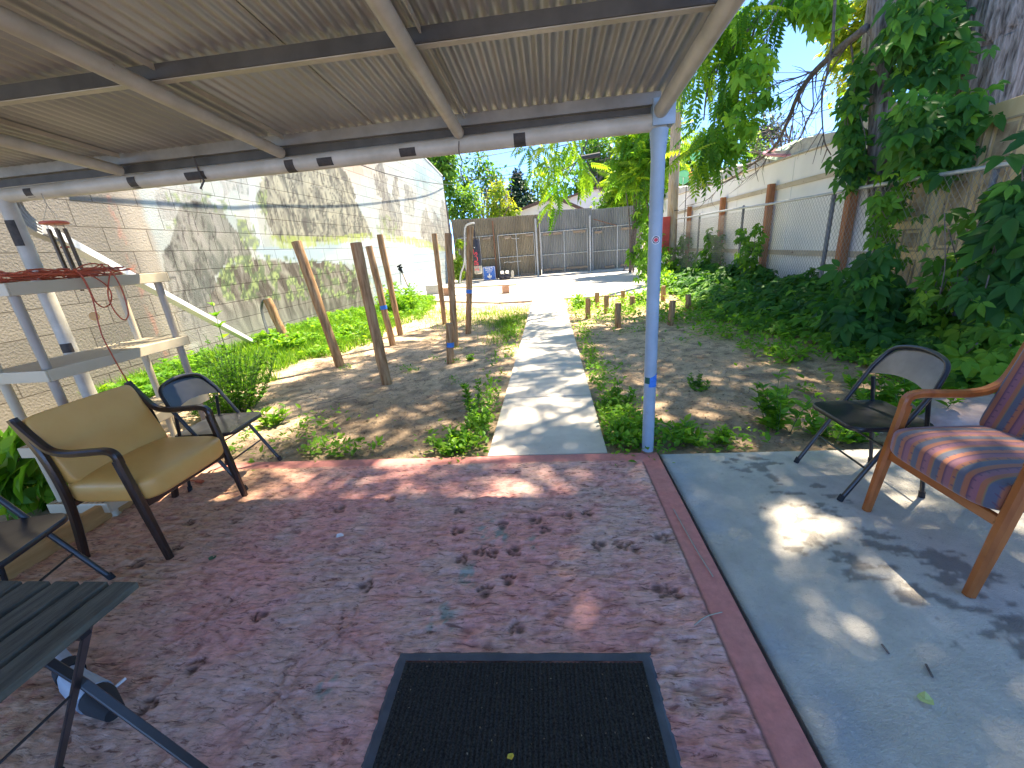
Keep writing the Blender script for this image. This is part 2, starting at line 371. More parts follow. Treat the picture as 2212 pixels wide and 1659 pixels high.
M['bag'] = mat('black_bag_vinyl', (.012, .012, .02), (.03, .03, .045), scale=4, rough=.35)
M['silver_tape'] = mat('worn_grey_tape', (.2, .2, .18), (.4, .38, .33), scale=9, rough=.5)
M['house_wall'] = mat('pale_stucco_wall', (.62, .62, .6), (.7, .7, .67), scale=1, rough=.9)
M['trim'] = mat('brown_fascia', (.09, .05, .035), (.13, .075, .055), scale=5, rough=.7)
M['shingle'] = mat('brown_shingles', (.26, .2, .16), (.4, .32, .26), scale=8, rough=.9, stretch=(1, 4, 4))
M['brick'] = mat('dark_brick', (.22, .08, .05), (.3, .12, .08), scale=10, rough=.9)
M['block'] = mat('grey_block', (.36, .35, .31), (.46, .44, .4), scale=15, rough=.95, bump=.5)
M['plank'] = mat('tan_plank', (.38, .25, .16), (.5, .35, .23), scale=8, rough=.85, stretch=(.4, 3, 3))
M['tube'] = mat('grey_blue_plastic_tube', (.3, .35, .4), (.38, .43, .48), scale=3, rough=.45)
M['paper'] = mat('white_paper', (.72, .74, .8), rough=.7)
M['green_paint'] = mat('teal_paint', (.02, .2, .17), rough=.6)
M['pink'] = mat('pink_paint', (.7, .25, .3), (.75, .35, .4), scale=9, rough=.5)
M['yellow'] = mat('yellow_green_paint', (.6, .62, .04), rough=.5)
M['mint'] = mat('mint_plastic', (.15, .6, .35), rough=.4)
M['orange'] = mat('orange_paint', (.75, .3, .04), rough=.5)
M['stone'] = mat('pinkish_stone', (.3, .22, .2), (.42, .33, .3), scale=7, rough=.9, bump=.5)
M['leaf_creeper'] = leaf_mat('creeper_leaf', (.022, .085, .02), (.065, .19, .024), (.2, .4, .035), .35, rough=.55)
M['leaf_cover'] = leaf_mat('cover_leaf', (.05, .14, .015), (.105, .25, .024), (.24, .42, .035), .4, rough=.55)
M['leaf_ail'] = leaf_mat('ailanthus_leaf', (.035, .12, .016), (.075, .2, .02), (.2, .33, .03), .55, tcol=(2.8, 2.3, .8))
M['leaf_yel'] = leaf_mat('yellow_green_leaf', (.09, .18, .02), (.2, .3, .03), (.42, .42, .05), .45)
M['leaf_dark'] = leaf_mat('dark_conifer', (.015, .045, .03), (.03, .075, .045), (.05, .11, .06), .1)
M['leaf_bg'] = leaf_mat('far_tree_leaf', (.04, .12, .02), (.09, .21, .03), (.19, .34, .05), .4)
M['grass'] = leaf_mat('grass_blade', (.05, .15, .015), (.12, .27, .025), (.26, .4, .05), .4)
M['weed'] = leaf_mat('weed_leaf', (.05, .15, .014), (.11, .27, .024), (.25, .42, .04), .45)
M['dry'] = leaf_mat('dry_leaf', (.12, .08, .05), (.22, .16, .1), (.4, .34, .24), .2, tcol=(1.2, 1, .7))
M['stem'] = mat('green_stem', (.06, .13, .03), (.1, .18, .05), scale=10, rough=.7)
# ================================================================== GROUND
def mound(x, y):
    r = .28*sm(2.6, 4.4, x)*sm(3.0, 6, y)
    l = .16*sm(-4.2, -5.6, x)*sm(3.0, 5, y)*sm(14, 9, y)
    rough = .05*(fbm(x*.9, y*.9, 3)-.5)+.03*(fbm(x*4, y*4, 9)-.5)+.02*(fbm(x*14, y*14, 5, 3)-.5)
    k = sm(2.75, 3.3, y)
    far = sm(13.0, 12.0, y)
    return -.045+(r+l)*far+rough*k*(.15+.85*far)
def ground():
    xs = np.concatenate([[-400, -150, -60, -25, -12], np.arange(-7, 7.01, .05), [9, 12, 25, 60, 150, 400]])
    ys = np.concatenate([[-60, -20, -6, -2], np.arange(-1, 2.6, .3), np.arange(2.7, 14, .05), np.arange(14, 24, .25), [30, 45, 80, 160, 400, 900]])
    b = MB(); b.grid(lambda U, V: np.stack([U, V, mound(U, V)], -1), xs, ys)
    V = b.v[0]; x, y = V[:, 0], V[:, 1]
    n = fbm(x*1.7, y*1.7, 31); n2 = fbm(x*9, y*9, 41)
    c = np.array([.44, .3, .185])[None]*(1-n[:, None])+np.array([.64, .48, .32])[None]*n[:, None]
    dark = sm(.5, .72, n2)*.45; c = c*(1-dark[:, None])
    slab_dark = sm(5.2, 3.3, y)*sm(-3.4, -2, x)*.35; c = c*(1-slab_dark[:, None])        # darker soil by the slab, fading out into the yard
    fence_dark = sm(2.4, 3.6, x)*.35; c = c*(1-fence_dark[:, None])  # darker soil towards the right hand fence
    lush = sm(-3.6, -4.6, x+.5*fbm(x*2, y*2, 8))*.6
    c = c*(1-lush[:, None])+np.array([.12, .15, .05])*lush[:, None]
    o = b.build('ground', M['dirt'], smooth=True, attr=('paint', c)); tag(o, kind='structure')
ground()
def segs(a, b, n): return np.linspace(a, b, n)
# --- pink patio
PAWS = [(-.57, 1.87), (-.33, 1.9), (-.16, 1.97), (-.1, 1.86), (-.53, 1.64), (-.45, 1.7), (-.35, 1.7), (-.24, 1.72), (-.97, 1.47), (-.26, 1.5), (-.36, 1.43), (-.19, 1.25), (.21, 1.76), (.3, 1.74), (.37, 1.72), (.51, 1.81), (.42, 1.47), (.5, 1.43), (.05, 2.01), (.17, 2.01), (-2.33, 1.95), (-2.04, 1.96), (-2.32, 1.6), (-1.37, 1.3), (-1.49, 1.04), (-1.55, .89), (-2.2, 1.73), (-.6, 2.05), (-1.4, 2.1), (-1.1, 2.2)]
def patio():
    xs = np.arange(-2.98, .7301, .0105); ys = np.arange(-.6, 2.7301, .0105)
    X, Y = np.meshgrid(xs, ys, indexing='ij')
    wx = X+.06*(fbm(X*3, Y*3, 1)-.5); wy = Y+.05*(fbm(X*4, Y*4, 2)-.5)
    r1 = 1-np.abs(2*fbm(wx*7, wy*24, 4, 3)-1); r2 = 1-np.abs(2*fbm(wx*16, wy*46, 6, 3)-1)
    h = .02*(r1-.6)+.012*(r2-.6)+.004*(fbm(X*60, Y*70, 8, 2)-.5)
    for (cx, cy, R0) in ((-1.05, .95, .3), (-1.3, .62, .36), (-.95, 1.22, .22), (-1.6, 1.25, .28), (-.72, .7, .25)):
        dx, dy = X-cx, Y-cy; r = np.hypot(dx, dy); a = np.arctan2(dy, dx)
        k = np.exp(-(r/R0)**2*2.2)
        rays = 1-np.abs(2*vn(a*9+3*vn(r*9, a, 3), r*7, 5)-1)
        h = h*(1-k)+k*(.02*(rays-.5)+.004*np.exp(-(r/.04)**2))
    dirt = sm(.001, -.009, h)
    edge = np.maximum(sm(.585, .61, X), sm(2.6, 2.64, Y))
    h = h*(1-edge)+edge*(.001+.0012*fbm(X*30, Y*30, 7))
    groove = np.exp(-((X-.6)/.006)**2)*.004*(Y < 2.6); h = h-groove
    paw = np.zeros_like(h)
    rs = np.random.RandomState(3)
    for (cx, cy) in PAWS:
        a = rs.rand()*2*PI; s = .72+.3*rs.rand()
        pts = [(0, 0, .026)]+[(math.cos(a+t)*.045, math.sin(a+t)*.045, .0125) for t in (-.8, -.28, .28, .8)]
        for (dx, dy, r) in pts:
            q = (((X-cx-dx*s)**2+(Y-cy-dy*s)**2)/(r*s)**2); paw = np.maximum(paw, np.exp(-q**2))
    h = h*(1-.7*paw)-.011*paw
    b = MB(); b.grid(lambda U, V: np.stack([U, V, h+.0], -1), xs, ys)
    n = fbm(X*1.3, Y*1.3, 12); n2 = fbm(X*5, Y*5, 14); n3 = fbm(X*22, Y*30, 18)
    pink = np.array([.72, .35, .3]); grey = np.array([.66, .43, .36]); brown = np.array([.56, .36, .2]); deep = np.array([.085, .055, .045])
    def mixc(a, bb, t): return a*(1-t[..., None])+bb*t[..., None]
    c = mixc(np.broadcast_to(pink, h.shape+(3,)), grey, sm(.4, .65, n2*.5+n*.5))
    c = mixc(c, brown, np.clip(sm(-1.5, -2.4, X)+sm(-.9, -1.9, X)*sm(1.2, .7, Y)*.6, 0, 1)*.8)
    c = mixc(c, np.array([.42, .11, .1]), sm(.55, .75, n3)*sm(-.3, -1.3, -np.abs(X+.8)-.5)*.35)
    c = mixc(c, deep, np.clip(dirt*.42+sm(.62, .78, n3)*.15, 0, .8)*(1-edge))
    c = mixc(c, np.array([.56, .2, .17]), edge*.85)
    c = mixc(c, deep*1.2, np.clip(paw*.8, 0, 1)); c = mixc(c, deep, np.clip(groove*180, 0, .7))
    for (cx, cy, rr) in ((-.42, 1.87, .05), (-.33, 1.82, .035), (-.15, 1.77, .028), (-.46, 1.55, .04), (-.53, 1.29, .05), (-.9, 1.0, .03)):
        q = np.exp(-(((X-cx)**2+(Y-cy)**2*.4)/rr**2))*sm(.45, .6, fbm(X*40, Y*25, 21))
        c = mixc(c, np.array([.03, .3, .26]), np.clip(q*1.0, 0, .5))
    o = b.build('patio', M['patio'], smooth=True, attr=('paint', c.reshape(-1, 3))); tag(o, kind='structure')
    o.data.materials.append(M['edge']); e2 = (edge[:-1, :-1] > .5).astype(np.int32).ravel(); o.data.polygons.foreach_set('material_index', e2)
    s = MB(); s.bx(-2.98, .73, -.6, 2.729, -.16, -.03); o = s.build('patio_footing', M['slab'], attr=('paint', np.tile([.36, .17, .15], (8, 1)))); tag(o, kind='structure')
patio()
def slab():
    xs = np.concatenate([np.arange(.745, 3.0, .0125), np.arange(3.0, 7.2, .06)]); ys = np.arange(-.6, 2.7101, .0132); X, Y = np.meshgrid(xs, ys, indexing='ij')
    reg = np.zeros_like(X)
    for (cx, cy, r) in ((1.35, 2.06, .22), (1.55, 2.2, .12), (1.28, 1.9, .1), (1.55, 1.75, .16), (1.35, 1.62, .14), (1.75, 1.6, .2), (1.5, 1.4, .16), (1.7, 1.3, .2), (1.3, 2.5, .2), (1.95, 1.3, .2), (1.2, 1.75, .12)):
        reg = np.maximum(reg, np.exp(-(((X-cx)**2+(Y-cy)**2)/r**2)))
    n = fbm(X*14, Y*26, 51, 5); pit = sm(.52, .6, n*.62+reg*.3)*sm(.1, .3, reg)
    h = -.001-.004*pit*fbm(X*50, Y*50, 3)
    b = MB(); b.grid(lambda U, V: np.stack([U, V, h], -1), xs, ys)
    nn = fbm(X*1.1, Y*1.1, 61); bl = fbm(X*2.3, Y*.9, 71, 5)
    c = np.array([.44, .41, .35])*(1-nn[..., None])+np.array([.58, .54, .46])*nn[..., None]
    t = (sm(.5, .7, bl)*.4)[..., None]; c = c*(1-t)+np.array([.42, .42, .41])*t
    t = (np.exp(-((X-.82)/.1)**2)*sm(.4, .7, fbm(X*3, Y*4, 4))*.7)[..., None]; c = c*(1-t)+np.array([.32, .38, .44])*t
    t = (pit*.75)[..., None]; c = c*(1-t)+np.array([.17, .15, .13])*t
    c = c*(1-.5*(np.exp(-((X-.745)/.02)**2)))[..., None]
    o = b.build('concrete_slab', M['slab'], smooth=True, attr=('paint', c.reshape(-1, 3))); tag(o, kind='structure')
    s = MB(); s.bx(.745, 7.2, -.6, 2.709, -.16, -.012); o = s.build('slab_footing', M['slab'], attr=('paint', np.tile([.38, .38, .36], (8, 1)))); tag(o, kind='structure')
slab()
def path():
    b = MB(); ys = [2.745, 4.0, 5.19, 6.72, 7.74, 9.0, 10.2, 11.3, 12.2]
    for i in range(len(ys)-1):
        b.bx(-.54, .375, ys[i]+.004, ys[i+1]-.004, -.12, .003*((i*7) % 3-1))
    o = b.build('path', M['path'], bevel=.006); tag(o, kind='structure')
    b = MB(); b.prism([(-5.6, 15.0, -.03), (-1.6, 12.25, -.03), (-.6, 12.21, -.03), (2.6, 12.21, -.03), (5.6, 14.6, -.03), (5.6, 40, -.03), (-5.3, 40, -.03)], (0, 0, .035))
    o = b.build('driveway', M['drive']); tag(o, kind='structure')
path()
# gravelly litter on the dirt: stuff
def flecks():
    n = 9000; x = RS.uniform(-4, 3.4, n); y = 2.85+RS.rand(n)**1.4*6.5
    k = (x < -.6) | (x > .42); x, y = x[k], y[k]; n = len(x)
    P = np.stack([x, y, mound(x, y)+.008], 1); D = rv(n); D[:, 2] *= .2; N = np.tile([0, 0, 1.], (n, 1))+rv(n)*.4
    o = scatter('leaf_litter', M['dry'], None, quadleaf, P, D, N, .012+.02*RS.rand(n)); tag(o, 'dry leaf flakes and chips lying on the bare soil', 'litter', kind='stuff')
    b = MB()
    for i in range(150):
        x0 = random.uniform(-3.2, 3); y0 = random.uniform(2.9, 8)
        if -.6 < x0 < .42: continue
        a = random.uniform(0, PI); L = random.uniform(.05, .22); z = float(mound(x0, y0))+.012
        b.tube([(x0, y0, z), (x0+math.cos(a)*L*.5, y0+math.sin(a)*L*.5, z+.008), (x0+math.cos(a+.3)*L, y0+math.sin(a+.3)*L, z)], .0025, 5)
    o = b.build('twig_litter', M['twig']); tag(o, 'thin dry twigs scattered over the bare soil', 'twigs', kind='stuff')
flecks()
def pebbles():
    n = 1500; x = RS.uniform(-4.2, 3.2, n); y = 2.85+RS.rand(n)**1.3*6; k = (x < -.62) | (x > .44); x, y = x[k], y[k]; n = len(x)
    o_ = (np.array([(1, 0, 0), (0, 1, 0), (-1, 0, 0), (0, -1, 0), (0, 0, .6), (.6, .6, .3), (-.6, .5, .35)], float)*.5, [(0, 5, 4), (5, 1, 4), (1, 6, 4), (6, 2, 4), (2, 3, 4), (3, 0, 4)])
    o = scatter('pebbles', mat('pebble', (.22, .18, .14), (.5, .44, .36), scale=30, rough=.9), None, o_, np.stack([x, y, mound(x, y)], 1), rv(n)*[1, 1, .2], np.tile([0, 0, 1.], (n, 1)), .01+.022*RS.rand(n)**2); tag(o, 'small pebbles and clods lying on the bare soil', 'pebbles', kind='stuff')
pebbles()
# ================================================================== MURAL WALL
def Q(zx, zy): return ((500+zx/1.8433)/1.736, (580+zy/1.8433)/1.736)
def WX(y): return -6.0+.6*np.clip((np.asarray(y, float)-8)/15.2, 0, 1)
def onwall(px, py):
    X = -5.9
    for _ in range(6): p = onX(px, py, X); X = float(WX(p[1]))
    return p
def inside(poly, x, y):
    r = np.zeros(x.shape, bool); n = len(poly)
    for i in range(n):
        x0, y0 = poly[i]; x1, y1 = poly[(i+1) % n]
        if y0 == y1: continue
        c = ((y0 > y) != (y1 > y)) & (x < (x1-x0)*(y-y0)/(y1-y0)+x0); r ^= c
    return r
def mural():
    ys = np.concatenate([np.arange(1.0, 3.6, .2), np.arange(3.6, 10, .03), np.arange(10, 23.21, .06)]); ys[-1] = 23.2
    zs = np.concatenate([[-.3], np.arange(-.05, 6.9, .04)])
    Y, Z = np.meshgrid(ys, zs, indexing='ij')
    top = 5.4+np.clip((23.2-Y)*.14, 0, 1.5)
    Zc = np.minimum(Z, top); X = WX(Y)
    # project onto the tracing plane to lay out the painting on the blocks
    d = np.stack([X, Y, Zc-1.5], -1); dz = d@FW
    sx = CX+F*(d@RT)/dz; sy = CY-F*(d@UP)/dz
    u = (sx*1.736-500)*1.8433; v = (sy*1.736-580)*1.8433
    wob = 50*(fbm(Y*1.6, Zc*1.6, 5)-.5)+34*(fbm(Y*7, Zc*4, 6)-.5)
    uu, vv = u+wob, v+wob*.7
    def blend(c, col, t): return c*(1-t[..., None])+np.asarray(col)*t[..., None]
    n = fbm(Y*1.2, Zc*1.2, 1); nf = fbm(Y*6, Zc*6, 2)
    c = np.zeros(Y.shape+(3,))+np.array([.6, .61, .56])
    c = blend(c, (.52, .62, .62), sm(.4, .7, n)*.7)
    c = blend(c, (.72, .72, .66), sm(.5, .7, nf)*.5)
    c = blend(c, (.75, .52, .38), np.exp(-((u-1560)/110)**2-((v-90)/80)**2)*.7)
    c = blend(c, (.38, .62, .68), np.exp(-((u-2020)/130)**2-((v-150)/110)**2)*.6)
    wy = Y+.55*fbm(Y*1.3, Zc*1.3, 90, 3); wz = Zc+.5*fbm(Y*1.1, Zc*1.4, 91, 3); stroke = fbm(wy*9+wz*1.5, wz*1.6-wy*.8, 9, 5); stroke2 = 1-np.abs(2*fbm(wy*10-wz*1.2, wz*2.6, 19, 4)-1)
    def mountain(poly, dark, mid, lite, k=1.0, soft=.0):
        nonlocal c
        t = inside(poly, uu, vv).astype(float)*k
        base = blend(np.zeros_like(c)+np.array(mid), lite, sm(.5, .68, stroke)*.9)
        base = blend(base, dark, sm(.5, .36, stroke)*.9); base = blend(base, (.06, .045, .04), sm(.86, .96, stroke2)*.85); base = blend(base, lite, sm(.62, .75, fbm(wy*24, wz*5, 77, 3))*.7)
        t = t*.85; c = c*(1-t[..., None])+base*t[..., None]
    D, Md, L = (.12, .12, .1), (.27, .265, .22), (.44, .44, .35)
    mountain([(130, 230), (250, 200), (420, 210), (480, 260), (540, 330), (480, 360), (330, 340), (280, 470), (160, 430)], (.3, .26, .25), (.42, .38, .36), (.56, .54, .5), .55)
    mountain([(600, 160), (780, 150), (800, 280), (700, 260), (640, 300)], (.36, .3, .28), (.5, .46, .43), (.62, .6, .57), .5)
    mountain([(330, 350), (420, 320), (540, 340), (610, 370), (660, 470), (740, 560), (800, 640), (830, 700), (640, 760), (560, 850), (560, 1000), (480, 1300), (260, 1300), (230, 900), (200, 700), (280, 560), (300, 430)], D, Md, (.4, .37, .33))
    mountain([(860, 190), (1000, 110), (1200, 60), (1410, 70), (1480, 130), (1510, 200), (1540, 330), (1600, 440), (1640, 560), (1300, 600), (1000, 600), (940, 500), (890, 380), (840, 260)], D, (.3, .285, .22), (.52, .5, .37))
    for pl, k in (([(1660, 190), (1670, 90), (1690, 45), (1720, 60), (1740, 130), (1775, 270), (1800, 300), (1800, 150), (1830, 150), (1850, 250), (1850, 440), (1865, 570), (1720, 530), (1690, 400), (1720, 300), (1670, 270)], .85),
                  ([(1880, 215), (1905, 205), (1930, 250), (1950, 330), (1930, 430), (1880, 400)], .7), ([(1980, 140), (2010, 150), (2050, 300), (2000, 330)], .25), ([(1920, 200), (1950, 190), (1970, 320), (1940, 340)], .25), ([(1620, 60), (1650, 60), (1660, 160), (1610, 160)], .2),
                  ([(1990, 380), (2020, 360), (2050, 470), (2080, 380), (2110, 440), (2130, 300), (2190, 380), (2240, 420), (2240, 700), (2140, 660), (2050, 620), (1980, 560)], .75)):
        mountain(pl, (.22, .2, .17), (.34, .32, .27), (.54, .53, .43), k)
    # water
    riv = inside([(850, 630), (1060, 640), (1640, 570), (1740, 600), (1990, 610), (2150, 670), (2400, 700), (2400, 1400), (1700, 1400), (1660, 900), (1500, 760), (1200, 730), (860, 720)], uu, vv).astype(float)
    c = blend(c, (.5, .63, .72), riv*.85); c = blend(c, (.68, .74, .76), riv*sm(.45, .65, fbm(Y*.9, Zc*5, 8))*.7)
    fall = inside([(790, 170), (820, 170), (860, 500), (900, 620), (860, 640), (800, 480)], uu, vv).astype(float); c = blend(c, (.7, .76, .78), fall*.8)
    # banks
    for pl in ([(940, 560), (1200, 570), (1450, 560), (1640, 530), (1650, 590), (1400, 620), (1000, 650), (940, 620)], [(1740, 550), (1960, 580), (2120, 620), (2160, 665), (2000, 650), (1860, 610), (1740, 590)]):
        t = inside(pl, uu, vv).astype(float); c = blend(c, (.5, .6, .16), t*.8*sm(.25, .6, fbm(Y*14, Zc*5, 3)))
    # lower hill with trees
    hill = inside([(560, 880), (650, 770), (800, 720), (1000, 740), (1120, 745), (1300, 735), (1460, 760), (1540, 830), (1600, 960), (1660, 1400), (450, 1400), (480, 1100)], uu, vv).astype(float)
    hb = blend(np.zeros_like(c)+np.array([.3, .27, .23]), (.15, .13, .11), sm(.52, .38, stroke)); hb = blend(hb, (.5, .48, .4), sm(.55, .7, stroke)*.8)
    hb = blend(hb, (.45, .47, .42), sm(950, 1250, v)*.6)
    c = c*(1-hill[..., None])+hb*hill[..., None]
    lowfade = sm(900, 1300, v)*sm(700, 500, u); c = blend(c, (.5, .46, .42), lowfade*.45)
    # foliage dabs: overlapping small fans of green
    fol = fbm(Y*7, Zc*6, 15, 4); fine = vn(Y*22, Zc*19, 16)
    regs = [([(640, 700), (840, 690), (860, 1000), (620, 1000), (560, 900)], 1), ([(840, 690), (1560, 740), (1620, 1000), (860, 1000)], 1), ([(380, 220), (640, 300), (700, 420), (620, 440), (440, 300)], .8),
            ([(680, 440), (800, 440), (880, 620), (860, 700), (760, 640)], .9), ([(130, 400), (300, 400), (300, 500), (150, 510)], .7), ([(220, 250), (420, 280), (400, 370), (240, 390)], .6), ([(820, 140), (920, 160), (920, 560), (840, 300)], .7),
            ([(1690, 420), (1790, 420), (1860, 560), (1700, 560)], .5), ([(1600, 820), (1720, 860), (1760, 1400), (1640, 1400)], .7)]
    for pl, k in regs:
        t = inside(pl, uu, vv).astype(float)
        c = blend(c, (.17, .23, .12), t*k*sm(.46, .56, fol)*.8); c = blend(c, (.5, .6, .25), t*k*sm(.5, .6, fol)*sm(.45, .65, fine)*.9)
    # bare blockwork left of the paint
    edgeY = onwall(*Q(90, 500))[1]
    e = Y-edgeY+.12*(fbm(Y*3, Zc*3, 33)-.5)+(1.0-Zc*.0)*0
    bare = np.array([.2, .18, .15])
    pale = sm(-.55, -.1, e); red = np.exp(-((e+.42)/.04)**2)*sm(.45, .6, fbm(Y*20, Zc*12, 4))
    bb = np.zeros_like(c)+bare*(.85+.3*n[..., None]); bb = blend(bb, (.48, .42, .34), pale*.6); bb = blend(bb, (.5, .17, .12), red*.35)
    bb = blend(bb, (.2, .17, .15), np.exp(-((Z-.55)/.35)**2-((Y-5.0)/.35)**2)*sm(.6, .66, fbm(Y*9, Z*9, 44))*.8)
    tt = sm(-.03, .12, e); c = bb*(1-tt[..., None])+c*tt[..., None]*.7
    b = MB(); b.grid(lambda U, V: np.stack([X, Y, Zc], -1), ys, zs)
    m, nn, l, bs = new_mat('painted_block_wall')
    at = nn.new('ShaderNodeAttribute'); at.attribute_name = 'paint'
    tc = nn.new('ShaderNodeTexCoord'); sp = nn.new('ShaderNodeSeparateXYZ'); cb = nn.new('ShaderNodeCombineXYZ'); l.new(tc.outputs['Object'], sp.inputs[0])
    l.new(sp.outputs[1], cb.inputs[0]); l.new(sp.outputs[2], cb.inputs[1])
    br = nn.new('ShaderNodeTexBrick'); br.inputs['Scale'].default_value = 1; br.inputs['Brick Width'].default_value = .63; br.inputs['Row Height'].default_value = .3125
    br.inputs['Mortar Size'].default_value = .007; br.inputs['Mortar Smooth'].default_value = .35; br.inputs['Color1'].default_value = (.88, .88, .88, 1); br.inputs['Color2'].default_value = (1.06, 1.05, 1.03, 1)
    br.inputs['Mortar'].default_value = (.52, .5, .48, 1); l.new(cb.outputs[0], br.inputs['Vector'])
    mx = nn.new('ShaderNodeMix'); mx.data_type = 'RGBA'; mx.blend_type = 'MULTIPLY'; mx.inputs[0].default_value = 1
    l.new(at.outputs['Color'], mx.inputs[6]); l.new(br.outputs[0], mx.inputs[7]); l.new(mx.outputs[2], bs.inputs['Base Color'])
    bs.inputs['Roughness'].default_value = .9; bs.inputs['Specular IOR Level'].default_value = .2
    nz = nn.new('ShaderNodeTexNoise'); nz.inputs['Scale'].default_value = 38; nz.inputs['Detail'].default_value = 8; l.new(tc.outputs['Object'], nz.inputs['Vector'])
    ml = nn.new('ShaderNodeMath'); ml.operation = 'MULTIPLY_ADD'; ml.inputs[1].default_value = -1.0; l.new(br.outputs['Fac'], ml.inputs[0])
    m2 = nn.new('ShaderNodeMath'); m2.operation = 'MULTIPLY'; m2.inputs[1].default_value = .9; l.new(nz.outputs[0], m2.inputs[0]); l.new(m2.outputs[0], ml.inputs[2])
    bp = nn.new('ShaderNodeBump'); bp.inputs['Strength'].default_value = .8; bp.inputs['Distance'].default_value = .014; l.new(ml.outputs[0], bp.inputs['Height']); l.new(bp.outputs[0], bs.inputs['Normal'])
    M['wall'] = m
    wall = thing('block_wall', 'tall concrete block wall with a painted mural of misty mountains and a river', 'wall', (-6, 12, 0))
    # keep object coordinates in world units for the block courses
    o = b.build('painted_face', m, None, attr=('paint', c.reshape(-1, 3))); o.parent = wall; o.location = (6, -12, 0)
    s = MB(); T = lambda y: float(5.4+min(max((23.2-y)*.14, 0), 1.5))
    for y0, y1 in ((1.0, 8.0), (8.0, 12.48), (12.48, 23.2)):
        s.prism([(float(WX(y0))-.02, y0, -.3), (float(WX(y1))-.02, y1, -.3), (float(WX(y1))-.02, y1, T(y1)-.01), (float(WX(y0))-.02, y0, T(y0)-.01)], (-.22, 0, 0))
    s.build('wall_core', M['block'], wall)
    s = MB(); y0, y1 = 12.48, 23.2
    s.bar([(float(WX(y))-.11, y, T(y)+.02) for y in np.linspace(y0, y1, 8)], .28, .05); s.build('coping', M['white_board'], wall)
mural()
